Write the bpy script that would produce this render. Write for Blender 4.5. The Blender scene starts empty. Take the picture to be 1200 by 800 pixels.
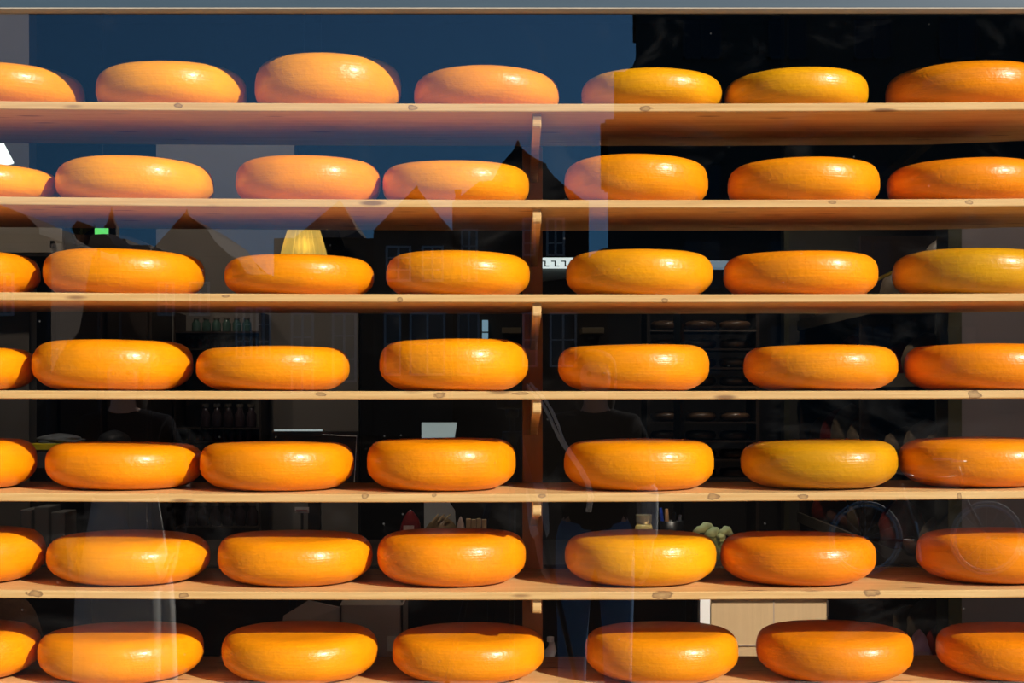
import bpy, bmesh, math, random
from mathutils import Vector, Matrix, noise
random.seed(7)
S = bpy.context.scene
C = S.collection
PI = math.pi

# ---------------------------------------------------------------- camera, sky, sun, exposure
EYE, F, H = 1.55, 1750.0, 465.0          # eye height, focal length in pixels (1200 wide), horizon row
cam = bpy.data.cameras.new('camera'); cam.sensor_width = 36.0; cam.lens = 36.0 * F / 1200.0
cam.shift_y = (H - 400.0) / 1200.0; cam.clip_start = 0.005; cam.clip_end = 400
co = bpy.data.objects.new('camera', cam); C.objects.link(co)
co.location = (0, 0, EYE); co.rotation_euler = (PI / 2, 0, 0); S.camera = co

SUN_AZ, SUN_EL = math.radians(47), math.radians(26)   # azimuth right of straight behind the camera
SUN_DIR = Vector((math.sin(SUN_AZ) * math.cos(SUN_EL), -math.cos(SUN_AZ) * math.cos(SUN_EL), math.sin(SUN_EL)))
sl = bpy.data.lights.new('sun', 'SUN'); sl.energy = 8.0; sl.angle = math.radians(0.53); sl.color = (1.0, 0.93, 0.82)
so = bpy.data.objects.new('sun', sl); C.objects.link(so); so.location = (20, -20, 30)
so.rotation_euler = SUN_DIR.to_track_quat('Z', 'Y').to_euler()

W = bpy.data.worlds.new('sky'); S.world = W; W.use_nodes = True
wn, wl = W.node_tree.nodes, W.node_tree.links
wn.clear()
tc = wn.new('ShaderNodeTexCoord'); sep = wn.new('ShaderNodeSeparateXYZ'); wl.new(tc.outputs['Generated'], sep.inputs[0])
rmp = wn.new('ShaderNodeValToRGB'); wl.new(sep.outputs['Z'], rmp.inputs[0])
e = rmp.color_ramp.elements
e[0].position = 0.0; e[0].color = (0.085, 0.31, 0.60, 1)
e[1].position = 1.0; e[1].color = (0.03, 0.10, 0.30, 1)
m_ = e.new(0.30); m_.color = (0.07, 0.19, 0.42, 1)
dt = wn.new('ShaderNodeVectorMath'); dt.operation = 'DOT_PRODUCT'; wl.new(tc.outputs['Generated'], dt.inputs[0])
dt.inputs[1].default_value = SUN_DIR
mr = wn.new('ShaderNodeMapRange'); wl.new(dt.outputs['Value'], mr.inputs[0])
mr.inputs[1].default_value = 0.25; mr.inputs[2].default_value = 1.0; mr.inputs[3].default_value = 0.55; mr.inputs[4].default_value = 1.7
m2 = wn.new('ShaderNodeMapRange'); wl.new(dt.outputs['Value'], m2.inputs[0])      # the sky is darkest square to the sun
m2.inputs[1].default_value = 0.15; m2.inputs[2].default_value = -1.0; m2.inputs[3].default_value = 0.0; m2.inputs[4].default_value = 0.75
ad_ = wn.new('ShaderNodeMath'); ad_.operation = 'ADD'; wl.new(mr.outputs[0], ad_.inputs[0]); wl.new(m2.outputs[0], ad_.inputs[1])
bg = wn.new('ShaderNodeBackground'); wl.new(rmp.outputs[0], bg.inputs[0]); wl.new(ad_.outputs[0], bg.inputs[1])
wo = wn.new('ShaderNodeOutputWorld'); wl.new(bg.outputs[0], wo.inputs[0])

S.view_settings.view_transform = 'Standard'; S.view_settings.look = 'None'
S.view_settings.exposure = 0.0; S.view_settings.gamma = 1.0; S.view_settings.use_curve_mapping = False

# ---------------------------------------------------------------- helpers
YG = 3.17                                   # the glass plane
def P(px, py, d): return Vector(((px - 600) * d / F, d, EYE + (H - py) * d / F))
def PX(px, d): return (px - 600) * d / F
def PZ(py, d): return EYE + (H - py) * d / F
def srgb(r, g, b):
    f = lambda c: (c / 255 / 12.92) if c / 255 <= 0.04045 else ((c / 255 + 0.055) / 1.055) ** 2.4
    return (f(r), f(g), f(b), 1)

def mat(name, col, rough=0.6, metal=0.0, var=0.0, scale=8.0, stretch=(1, 1, 1), bump=0.0, bscale=40.0, emit=None, estr=0.0, coat=0.0, spec=0.5):
    m = bpy.data.materials.new(name); m.use_nodes = True
    n, l = m.node_tree.nodes, m.node_tree.links
    b = n['Principled BSDF']
    if len(col) == 3: col = (*col, 1)
    b.inputs['Base Color'].default_value = col; b.inputs['Roughness'].default_value = rough
    b.inputs['Metallic'].default_value = metal; b.inputs['Coat Weight'].default_value = coat
    b.inputs['Specular IOR Level'].default_value = spec
    t = n.new('ShaderNodeTexCoord'); mp = n.new('ShaderNodeMapping'); mp.inputs['Scale'].default_value = stretch
    l.new(t.outputs['Object'], mp.inputs[0])
    if var > 0:
        nz = n.new('ShaderNodeTexNoise'); nz.inputs['Scale'].default_value = scale; nz.inputs['Detail'].default_value = 4
        l.new(mp.outputs[0], nz.inputs['Vector'])
        mx = n.new('ShaderNodeMix'); mx.data_type = 'RGBA'; l.new(nz.outputs['Fac'], mx.inputs[0])
        mx.inputs[6].default_value = (*[max(0, c * (1 - var)) for c in col[:3]], 1)
        mx.inputs[7].default_value = (*[min(1, c * (1 + var)) for c in col[:3]], 1)
        l.new(mx.outputs[2], b.inputs['Base Color'])
    if bump > 0:
        nb = n.new('ShaderNodeTexNoise'); nb.inputs['Scale'].default_value = bscale; nb.inputs['Detail'].default_value = 3
        l.new(mp.outputs[0], nb.inputs['Vector'])
        bp = n.new('ShaderNodeBump'); bp.inputs['Strength'].default_value = bump; bp.inputs['Distance'].default_value = 0.005
        l.new(nb.outputs['Fac'], bp.inputs['Height']); l.new(bp.outputs[0], b.inputs['Normal'])
    if emit:
        b.inputs['Emission Color'].default_value = (*emit[:3], 1); b.inputs['Emission Strength'].default_value = estr
    return m

def obj(name, bm, m, parent=None, smooth=False, loc=None):
    me = bpy.data.meshes.new(name); bm.normal_update(); bm.to_mesh(me); bm.free()
    o = bpy.data.objects.new(name, me); C.objects.link(o)
    if m: me.materials.append(m)
    if smooth:
        for p in me.polygons: p.use_smooth = True
    if parent: o.parent = parent
    if loc is not None: o.location = loc
    return o
def tag(o, label, cat, group=None):
    o['label'] = label; o['category'] = cat
    if group: o['group'] = group
    return o
def thing(name, label, cat, loc=(0, 0, 0), rz=0, group=None):
    o = bpy.data.objects.new(name, None); C.objects.link(o); o.empty_display_size = 0.1
    o.location = loc; o.rotation_euler = (0, 0, rz)
    return tag(o, label, cat, group)
def struct(o): o['kind'] = 'structure'; return o
def NB(): return bmesh.new()
def box(bm, x0, x1, y0, y1, z0, z1, bev=0.0):
    b2 = bmesh.new() if bev else bm
    vs = [b2.verts.new((x, y, z)) for x in (x0, x1) for y in (y0, y1) for z in (z0, z1)]
    for f in ((0, 1, 3, 2), (4, 6, 7, 5), (0, 4, 5, 1), (2, 3, 7, 6), (0, 2, 6, 4), (1, 5, 7, 3)):
        b2.faces.new([vs[i] for i in f])
    if bev:
        bmesh.ops.bevel(b2, geom=b2.edges[:], offset=bev, segments=2, affect='EDGES', profile=0.6)
        join(bm, b2)
    return bm
def join(bm, b2, M=None):
    mp = {}
    for v in b2.verts: mp[v] = bm.verts.new(M @ v.co if M else v.co)
    for f in b2.faces:
        try: bm.faces.new([mp[v] for v in f.verts])
        except ValueError: pass
    b2.free()
def lathe(bm, prof, n=24, cx=0, cy=0, cz=0):
    rings = []
    for r, z in prof:
        if r < 1e-6: rings.append([bm.verts.new((cx, cy, cz + z))])
        else: rings.append([bm.verts.new((cx + r * math.cos(2 * PI * i / n), cy + r * math.sin(2 * PI * i / n), cz + z)) for i in range(n)])
    for a, b in zip(rings, rings[1:]):
        for i in range(n):
            j = (i + 1) % n
            if len(a) == 1 and len(b) == 1: continue
            if len(a) == 1: bm.faces.new((a[0], b[j], b[i]))
            elif len(b) == 1: bm.faces.new((a[i], a[j], b[0]))
            else: bm.faces.new((a[i], a[j], b[j], b[i]))
    return bm
def prism_y(bm, pts, y0, y1):
    """polygon in x,z pushed along y"""
    a = [bm.verts.new((x, y0, z)) for x, z in pts]; b = [bm.verts.new((x, y1, z)) for x, z in pts]
    bm.faces.new(a); bm.faces.new(b[::-1])
    for i in range(len(pts)):
        j = (i + 1) % len(pts); bm.faces.new((a[j], a[i], b[i], b[j]))
    bmesh.ops.recalc_face_normals(bm, faces=bm.faces[:])
    return bm
def prism_x(bm, pts, x0, x1):
    a = [bm.verts.new((x0, y, z)) for y, z in pts]; b = [bm.verts.new((x1, y, z)) for y, z in pts]
    bm.faces.new(a); bm.faces.new(b[::-1])
    for i in range(len(pts)):
        j = (i + 1) % len(pts); bm.faces.new((a[j], a[i], b[i], b[j]))
    bmesh.ops.recalc_face_normals(bm, faces=bm.faces[:])
    return bm
def tube(bm, pts, r, n=8, closed=False):
    pts = [Vector(p) for p in pts]; rings = []; N = len(pts); up = None
    for k, p in enumerate(pts):
        if closed: t = (pts[(k + 1) % N] - pts[k - 1]).normalized()
        else: t = (pts[min(k + 1, N - 1)] - pts[max(k - 1, 0)]).normalized()
        if up is None: up = Vector((0, 0, 1)) if abs(t.z) < 0.9 else Vector((1, 0, 0))
        u = t.cross(up).normalized(); w = u.cross(t).normalized(); up = w
        rr = r[k] if isinstance(r, (list, tuple)) else r
        rings.append([bm.verts.new(p + rr * (math.cos(2 * PI * i / n) * u + math.sin(2 * PI * i / n) * w)) for i in range(n)])
    for k in range(N if closed else N - 1):
        a, b = rings[k], rings[(k + 1) % N]
        for i in range(n):
            j = (i + 1) % n; bm.faces.new((a[i], a[j], b[j], b[i]))
    if not closed: bm.faces.new(rings[0][::-1]); bm.faces.new(rings[-1])
    return bm

# ---------------------------------------------------------------- materials
def pine(name, knots=(), base=(0.69, 0.455, 0.185), dark=(0.57, 0.33, 0.11), edge=True):
    """pine board; grain along x; knots: (x, z, rx, rz) in object space on the front edge"""
    m = bpy.data.materials.new(name); m.use_nodes = True
    n, l = m.node_tree.nodes, m.node_tree.links
    b = n['Principled BSDF']; b.inputs['Roughness'].default_value = 0.55
    t = n.new('ShaderNodeTexCoord')
    mp = n.new('ShaderNodeMapping'); mp.inputs['Scale'].default_value = (1.6, 28, 60); l.new(t.outputs['Object'], mp.inputs[0])
    nz = n.new('ShaderNodeTexNoise'); nz.inputs['Scale'].default_value = 2.2; nz.inputs['Detail'].default_value = 6; nz.inputs['Roughness'].default_value = 0.6
    nz.inputs['Distortion'].default_value = 0.3
    l.new(mp.outputs[0], nz.inputs['Vector'])
    r = n.new('ShaderNodeValToRGB'); l.new(nz.outputs['Fac'], r.inputs[0])
    r.color_ramp.elements[0].position = 0.32; r.color_ramp.elements[0].color = (*dark, 1)
    r.color_ramp.elements[1].position = 0.62; r.color_ramp.elements[1].color = (*base, 1)
    # scattered flat-sawn knots on the broad faces
    mp2 = n.new('ShaderNodeMapping'); mp2.inputs['Scale'].default_value = (3.1, 13, 16.0); mp2.inputs['Location'].default_value = (random.uniform(0, 60), random.uniform(0, 60), 0.7); l.new(t.outputs['Object'], mp2.inputs[0])
    vo = n.new('ShaderNodeTexVoronoi'); vo.inputs['Scale'].default_value = 1.5; l.new(mp2.outputs[0], vo.inputs['Vector'])
    kr = n.new('ShaderNodeMapRange'); kr.interpolation_type = 'SMOOTHSTEP'; l.new(vo.outputs['Distance'], kr.inputs[0])
    kr.inputs[1].default_value = 0.07; kr.inputs[2].default_value = 0.17; kr.inputs[3].default_value = 0.8; kr.inputs[4].default_value = 0.0
    mx = n.new('ShaderNodeMix'); mx.data_type = 'RGBA'; l.new(kr.outputs[0], mx.inputs[0]); l.new(r.outputs[0], mx.inputs[6])
    mx.inputs[7].default_value = (0.16, 0.07, 0.025, 1)
    cur = mx.outputs[2]
    wob = n.new('ShaderNodeTexNoise'); wob.inputs['Scale'].default_value = 90; l.new(t.outputs['Object'], wob.inputs['Vector'])
    for (kx, kz, rx, rz) in knots:
        sb = n.new('ShaderNodeVectorMath'); sb.operation = 'SUBTRACT'; l.new(t.outputs['Object'], sb.inputs[0]); sb.inputs[1].default_value = (kx, 0, kz)
        sc = n.new('ShaderNodeVectorMath'); sc.operation = 'MULTIPLY'; l.new(sb.outputs[0], sc.inputs[0]); sc.inputs[1].default_value = (1 / rx, 30, 1 / rz)
        ln = n.new('ShaderNodeVectorMath'); ln.operation = 'LENGTH'; l.new(sc.outputs[0], ln.inputs[0])
        ad = n.new('ShaderNodeMath'); ad.operation = 'MULTIPLY_ADD'; l.new(wob.outputs['Fac'], ad.inputs[0]); ad.inputs[1].default_value = 0.8; l.new(ln.outputs['Value'], ad.inputs[2])
        rr = n.new('ShaderNodeValToRGB'); l.new(ad.outputs[0], rr.inputs[0])
        el = rr.color_ramp.elements
        el[0].position = 0.35; el[0].color = (0.30,) * 3 + (1,); el[1].position = 1.0; el[1].color = (0, 0, 0, 1)
        q = el.new(0.72); q.color = (0.55,) * 3 + (1,); q = el.new(0.9); q.color = (0.85,) * 3 + (1,)
        mz = n.new('ShaderNodeMix'); mz.data_type = 'RGBA'; l.new(rr.outputs[0], mz.inputs[0]); l.new(cur, mz.inputs[6]); mz.inputs[7].default_value = (0.17, 0.085, 0.035, 1)
        cur = mz.outputs[2]
    l.new(cur, b.inputs['Base Color'])
    bp = n.new('ShaderNodeBump'); bp.inputs['Strength'].default_value = 0.08; bp.inputs['Distance'].default_value = 0.002
    l.new(nz.outputs['Fac'], bp.inputs['Height']); l.new(bp.outputs[0], b.inputs['Normal'])
    return m

def cheese_material():
    m = bpy.data.materials.new('waxed_cheese_rind'); m.use_nodes = True
    n, l = m.node_tree.nodes, m.node_tree.links
    b = n['Principled BSDF']
    oi = n.new('ShaderNodeObjectInfo'); t = n.new('ShaderNodeTexCoord')
    ad = n.new('ShaderNodeVectorMath'); ad.operation = 'ADD'; l.new(t.outputs['Object'], ad.inputs[0])
    cb = n.new('ShaderNodeCombineXYZ'); mu = n.new('ShaderNodeMath'); mu.operation = 'MULTIPLY'; mu.inputs[1].default_value = 37.0
    l.new(oi.outputs['Random'], mu.inputs[0]); l.new(mu.outputs[0], cb.inputs[0]); l.new(mu.outputs[0], cb.inputs[1]); l.new(cb.outputs[0], ad.inputs[1])
    n1 = n.new('ShaderNodeTexNoise'); n1.inputs['Scale'].default_value = 11; n1.inputs['Detail'].default_value = 5; l.new(ad.outputs[0], n1.inputs['Vector'])
    mp = n.new('ShaderNodeMapping'); mp.inputs['Scale'].default_value = (5, 5, 120); l.new(ad.outputs[0], mp.inputs[0])
    n2 = n.new('ShaderNodeTexNoise'); n2.inputs['Scale'].default_value = 2.5; n2.inputs['Detail'].default_value = 4; l.new(mp.outputs[0], n2.inputs['Vector'])
    sm = n.new('ShaderNodeMath'); sm.operation = 'MULTIPLY_ADD'; l.new(n2.outputs['Fac'], sm.inputs[0]); sm.inputs[1].default_value = 0.5; l.new(n1.outputs['Fac'], sm.inputs[2])
    mr = n.new('ShaderNodeMapRange'); l.new(sm.outputs[0], mr.inputs[0]); mr.inputs[1].default_value = 0.5; mr.inputs[2].default_value = 1.0; mr.inputs[3].default_value = 0.86; mr.inputs[4].default_value = 1.10
    mx = n.new('ShaderNodeVectorMath'); mx.operation = 'SCALE'; l.new(oi.outputs['Color'], mx.inputs[0]); l.new(mr.outputs[0], mx.inputs['Scale'])
    l.new(mx.outputs[0], b.inputs['Base Color'])
    b.inputs['Roughness'].default_value = 0.34; b.inputs['Specular IOR Level'].default_value = 0.36
    b.inputs['Coat Weight'].default_value = 0.13; b.inputs['Coat Roughness'].default_value = 0.16
    n3 = n.new('ShaderNodeTexNoise'); n3.inputs['Scale'].default_value = 95; n3.inputs['Detail'].default_value = 3; l.new(ad.outputs[0], n3.inputs['Vector'])
    s2 = n.new('ShaderNodeMath'); s2.operation = 'MULTIPLY_ADD'; l.new(n2.outputs['Fac'], s2.inputs[0]); s2.inputs[1].default_value = 0.6; l.new(n3.outputs['Fac'], s2.inputs[2])
    bp = n.new('ShaderNodeBump'); bp.inputs['Strength'].default_value = 0.30; bp.inputs['Distance'].default_value = 0.004
    l.new(s2.outputs[0], bp.inputs['Height']); l.new(bp.outputs[0], b.inputs['Normal'])
    return m

def glass_pane_material(ior=1.9, dust=True, tint=(1, 1, 1)):
    m = bpy.data.materials.new('shop_window_glass'); m.use_nodes = True
    n, l = m.node_tree.nodes, m.node_tree.links; n.clear()
    fr = n.new('ShaderNodeFresnel'); fr.inputs['IOR'].default_value = ior
    # the same reflectance on the way in and on the way out
    ge = n.new('ShaderNodeNewGeometry'); lw = n.new('ShaderNodeVectorMath'); lw.operation = 'DOT_PRODUCT'
    l.new(ge.outputs['Incoming'], lw.inputs[0]); l.new(ge.outputs['Normal'], lw.inputs[1])
    ab = n.new('ShaderNodeMath'); ab.operation = 'ABSOLUTE'; l.new(lw.outputs['Value'], ab.inputs[0])
    om = n.new('ShaderNodeMath'); om.operation = 'SUBTRACT'; om.inputs[0].default_value = 1.0; l.new(ab.outputs[0], om.inputs[1])
    pw = n.new('ShaderNodeMath'); pw.operation = 'POWER'; l.new(om.outputs[0], pw.inputs[0]); pw.inputs[1].default_value = 5
    f0 = ((ior - 1) / (ior + 1)) ** 2
    fa = n.new('ShaderNodeMath'); fa.operation = 'MULTIPLY_ADD'; l.new(pw.outputs[0], fa.inputs[0]); fa.inputs[1].default_value = 1 - f0; fa.inputs[2].default_value = f0
    n.remove(fr)
    tr = n.new('ShaderNodeBsdfTransparent'); tr.inputs[0].default_value = (*tint, 1)
    gl = n.new('ShaderNodeBsdfGlossy'); gl.inputs['Roughness'].default_value = 0.0
    mx = n.new('ShaderNodeMixShader'); l.new(fa.outputs[0], mx.inputs[0]); l.new(tr.outputs[0], mx.inputs[1]); l.new(gl.outputs[0], mx.inputs[2])
    out = n.new('ShaderNodeOutputMaterial'); last = mx
    if dust:
        t = n.new('ShaderNodeTexCoord')
        mp = n.new('ShaderNodeMapping'); mp.inputs['Scale'].default_value = (1.0, 1.0, 1.6); mp.inputs['Rotation'].default_value = (0, 0.6, 0); l.new(t.outputs['Object'], mp.inputs[0])
        nz = n.new('ShaderNodeTexNoise'); nz.inputs['Scale'].default_value = 3.2; nz.inputs['Detail'].default_value = 9; nz.inputs['Roughness'].default_value = 0.68; nz.inputs['Distortion'].default_value = 1.2
        l.new(mp.outputs[0], nz.inputs['Vector'])
        mr = n.new('ShaderNodeMapRange'); l.new(nz.outputs['Fac'], mr.inputs[0]); mr.inputs[1].default_value = 0.55; mr.inputs[2].default_value = 0.85; mr.inputs[3].default_value = 0.0; mr.inputs[4].default_value = 0.010
        vo = n.new('ShaderNodeTexVoronoi'); vo.inputs['Scale'].default_value = 26; l.new(t.outputs['Object'], vo.inputs['Vector'])
        sp = n.new('ShaderNodeMapRange'); l.new(vo.outputs['Distance'], sp.inputs[0]); sp.inputs[1].default_value = 0.03; sp.inputs[2].default_value = 0.075; sp.inputs[3].default_value = 0.05; sp.inputs[4].default_value = 0.0
        wn_ = n.new('ShaderNodeSeparateXYZ'); l.new(vo.outputs['Color'], wn_.inputs[0])
        gt = n.new('ShaderNodeMath'); gt.operation = 'GREATER_THAN'; l.new(wn_.outputs[0], gt.inputs[0]); gt.inputs[1].default_value = 0.86
        ml = n.new('ShaderNodeMath'); ml.operation = 'MULTIPLY'; l.new(sp.outputs[0], ml.inputs[0]); l.new(gt.outputs[0], ml.inputs[1])
        sm = n.new('ShaderNodeMath'); sm.operation = 'ADD'; l.new(mr.outputs[0], sm.inputs[0]); l.new(ml.outputs[0], sm.inputs[1])
        df = n.new('ShaderNodeBsdfDiffuse'); df.inputs[0].default_value = (0.8, 0.78, 0.74, 1)
        m2 = n.new('ShaderNodeMixShader'); l.new(sm.outputs[0], m2.inputs[0]); l.new(mx.outputs[0], m2.inputs[1]); l.new(df.outputs[0], m2.inputs[2]); last = m2
    l.new(last.outputs[0], out.inputs[0])
    return m

def pavement_material():
    m = mat('dark_street_setts', (0.014, 0.013, 0.012), 0.9, spec=0.0)
    n, l = m.node_tree.nodes, m.node_tree.links; b = n['Principled BSDF']
    t = n.new('ShaderNodeTexCoord'); br = n.new('ShaderNodeTexBrick'); br.inputs['Scale'].default_value = 4
    br.inputs['Color1'].default_value = (0.016, 0.014, 0.013, 1); br.inputs['Color2'].default_value = (0.011, 0.010, 0.010, 1); br.inputs['Mortar'].default_value = (0.007, 0.0065, 0.006, 1)
    l.new(t.outputs['Object'], br.inputs['Vector']); l.new(br.outputs['Color'], b.inputs['Base Color'])
    return m

def brick_material(name, c1, c2, mortar, scale=6):
    m = mat(name, c1, 0.85)
    n, l = m.node_tree.nodes, m.node_tree.links; b = n['Principled BSDF']
    t = n.new('ShaderNodeTexCoord'); mp = n.new('ShaderNodeMapping'); mp.inputs['Rotation'].default_value = (PI / 2, 0, 0); l.new(t.outputs['Object'], mp.inputs[0])
    br = n.new('ShaderNodeTexBrick'); br.inputs['Scale'].default_value = scale; br.inputs['Color1'].default_value = (*c1, 1); br.inputs['Color2'].default_value = (*c2, 1); br.inputs['Mortar'].default_value = (*mortar, 1)
    l.new(mp.outputs[0], br.inputs['Vector']); l.new(br.outputs['Color'], b.inputs['Base Color'])
    return m

def walk_fix(m):
    for nd in m.node_tree.nodes:
        if nd.type == 'MAPPING': nd.inputs['Rotation'].default_value = (0, 0, 0)
    return m

M = {
 'cheese': cheese_material(),
 'glass': glass_pane_material(),
 'pave': pavement_material(),
 'walk': walk_fix(brick_material('pale_bounce_paving', (0.52, 0.42, 0.32), (0.42, 0.33, 0.25), (0.30, 0.26, 0.21), 8)),
 'lintel': mat('blue_grey_paint', (0.036, 0.060, 0.080), 0.45, var=0.15, scale=6, stretch=(0.4, 1, 8)),
 'bead': mat('cream_paint', (0.29, 0.24, 0.175), 0.5, var=0.15, scale=12, stretch=(0.5, 1, 6)),
 'gasket': mat('dark_gasket', (0.03, 0.018, 0.01), 0.7),
 'brick': brick_material('dark_brick', (0.035, 0.022, 0.016), (0.05, 0.03, 0.02), (0.05, 0.045, 0.04)),
 'brick2': brick_material('brown_brick', (0.055, 0.033, 0.022), (0.075, 0.043, 0.027), (0.06, 0.05, 0.045)),
 'stone': mat('dark_sandstone', (0.07, 0.055, 0.04), 0.85, var=0.2, scale=2),
 'roof': mat('dark_roof_tiles', (0.03, 0.022, 0.02), 0.8, var=0.3, scale=6, stretch=(1, 1, 4)),
 'roof_red': mat('red_roof_tiles', (0.09, 0.03, 0.018), 0.8, var=0.3, scale=6, stretch=(1, 1, 4)),
 'white_paint': mat('white_window_paint', (0.62, 0.6, 0.56), 0.5, var=0.05),
 'dark_pane': mat('dark_window_pane', (0.01, 0.012, 0.014), 0.08),
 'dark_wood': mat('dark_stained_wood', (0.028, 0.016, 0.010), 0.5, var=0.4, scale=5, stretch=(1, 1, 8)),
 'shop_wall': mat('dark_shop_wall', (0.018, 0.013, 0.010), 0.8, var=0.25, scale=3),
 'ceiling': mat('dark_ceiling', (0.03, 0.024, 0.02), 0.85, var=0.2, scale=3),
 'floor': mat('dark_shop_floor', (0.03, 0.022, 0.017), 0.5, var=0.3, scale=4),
 'panel': mat('warm_grey_plaster', (0.20, 0.17, 0.145), 0.8, var=0.1, scale=3),
 'purple': mat('mauve_grey_plaster', (0.24, 0.205, 0.215), 0.8, var=0.06, scale=4),
 'olive': mat('olive_painted_trim', (0.07, 0.065, 0.03), 0.55, var=0.1),
 'post': mat('varnished_post', (0.62, 0.29, 0.09), 0.5, var=0.3, scale=4, stretch=(10, 10, 1)),
 'card': mat('corrugated_cardboard', (0.50, 0.36, 0.20), 0.8, var=0.12, scale=5, stretch=(30, 30, 0.6)),
 'card2': mat('pale_cardboard', (0.34, 0.27, 0.22), 0.8, var=0.1, scale=5),
 'white': mat('white_board', (0.78, 0.80, 0.82), 0.6, var=0.04),
 'paper': mat('pale_paper', (0.55, 0.62, 0.62), 0.6, var=0.04),
 'black': mat('black_plastic', (0.008, 0.008, 0.009), 0.35),
 'steel': mat('brushed_steel', (0.5, 0.5, 0.5), 0.3, 1.0),
 'brass': mat('brass_added_glow', (0.92, 0.76, 0.32), 0.34, 1.0, var=0.1, emit=(0.62, 0.50, 0.15), estr=0.38),  # bright sheen of the brass helped by an added glow
 'red': mat('dark_red_wrapper', (0.20, 0.015, 0.02), 0.3, var=0.5, scale=30),
 'redwhite': mat('red_white_wrapper', (0.7, 0.55, 0.5), 0.4, var=0.5, scale=60),
 'bread': mat('brown_wrapped_bread', (0.22, 0.15, 0.07), 0.5, var=0.5, scale=25),
 'biscuit': mat('pale_biscuit', (0.55, 0.42, 0.24), 0.7, var=0.2, scale=30),
 'green_cloth': mat('sage_green_cloth', (0.42, 0.52, 0.30), 0.85, var=0.2, scale=25, bump=0.3),
 'blue': mat('blue_plastic', (0.02, 0.07, 0.55), 0.3),
 'orange_pen': mat('tan_pen', (0.75, 0.45, 0.22), 0.4),
 'yellow': mat('yellow_card', (0.85, 0.70, 0.02), 0.5, var=0.08),
 'grey_bag': mat('grey_plastic_bag', (0.16, 0.17, 0.19), 0.3, var=0.3, scale=20, bump=0.4),
 'mauve_bag': mat('mauve_plastic_bag', (0.42, 0.27, 0.40), 0.4, var=0.25, scale=25, bump=0.5),
 'jute': mat('brown_jute', (0.13, 0.055, 0.022), 0.9, var=0.35, scale=60, bump=0.5, bscale=120),
 'bamboo': mat('yellow_green_cane', (0.80, 0.70, 0.08), 0.5, var=0.2, scale=12),
 'jar_green': mat('green_jar_glass', (0.06, 0.11, 0.085), 0.15, var=0.3, scale=30),
 'jar_red': mat('red_jar', (0.12, 0.03, 0.035), 0.25, var=0.3, scale=30),
 'jar_dark': mat('dark_bottle_glass', (0.045, 0.028, 0.03), 0.15, var=0.3, scale=30),
 'lid': mat('jar_lid', (0.16, 0.13, 0.10), 0.35, 0.3),
 'rack_cheese': mat('dark_rind', (0.10, 0.055, 0.03), 0.3, var=0.3, scale=20),
 'honey': mat('honey', (0.75, 0.62, 0.20), 0.15, var=0.2, scale=30),
 'frieze_glow': mat('glowing_white_frieze', (0.8, 0.85, 0.83), 0.5, emit=(0.82, 0.95, 0.92), estr=0.95),  # brightness of the white frieze put in as emission
 'sign_grey': mat('grey_sign_relief', (0.20, 0.24, 0.23), 0.5),
 'blue_glow': mat('pale_blue_lamp_strip', (0.3, 0.36, 0.4), 0.4, emit=(0.25, 0.38, 0.5), estr=0.45),
 'green_glow': mat('green_exit_light', (0.1, 0.5, 0.15), 0.4, emit=(0.13, 0.75, 0.16), estr=1.0),
 'lamp_glow': mat('white_lamp_glass', (0.85, 0.88, 0.84), 0.4, emit=(0.85, 0.95, 0.88), estr=1.0),
 'edge_glint': mat('painted_edge_glint', (0.7, 0.8, 0.8), 0.4, emit=(0.55, 0.72, 0.75), estr=0.42),  # the glint on the monitor's edge, put in as a glow
 'slit': mat('pale_blue_glow_pane', (0.3, 0.4, 0.45), 0.3, emit=(0.20, 0.36, 0.46), estr=0.75),
 'leaf': mat('plant_leaf', (0.16, 0.17, 0.03), 0.5, var=0.4, scale=20),
 'produce_a': mat('dried_sausage', (0.14, 0.05, 0.03), 0.5, var=0.4, scale=30),
 'produce_b': mat('brown_packet', (0.16, 0.11, 0.065), 0.5, var=0.4, scale=30),
 'produce_c': mat('red_packet', (0.28, 0.03, 0.02), 0.35, var=0.3, scale=30),
 'pine_plain': pine('pine_bracket'),
 'skin': mat('skin', (0.50, 0.29, 0.20), 0.5, var=0.08, scale=20),
 'hair': mat('dark_hair', (0.012, 0.008, 0.006), 0.8, spec=0.15, var=0.4, scale=60, stretch=(4, 4, 0.5)),
 'jacket': mat('black_jacket', (0.008, 0.008, 0.011), 0.95, spec=0.1, var=0.3, scale=15),
 'sleeve': mat('grey_knit_sleeve', (0.55, 0.57, 0.57), 0.9, var=0.35, scale=18, bump=0.5),
 'denim': mat('blue_denim', (0.06, 0.16, 0.32), 0.9, var=0.3, scale=30, bump=0.3),
 'pale_cloth': mat('pale_grey_cloth', (0.78, 0.79, 0.76), 0.85, var=0.12, scale=6, stretch=(8, 8, 0.6), bump=0.3),
 'strap': mat('grey_webbing', (0.75, 0.74, 0.72), 0.7, var=0.15, scale=60),
 'eye': mat('eye', (0.02, 0.015, 0.012), 0.2),
 'rubber': mat('pale_tyre_rubber', (0.45, 0.43, 0.40), 0.7),
}

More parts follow.
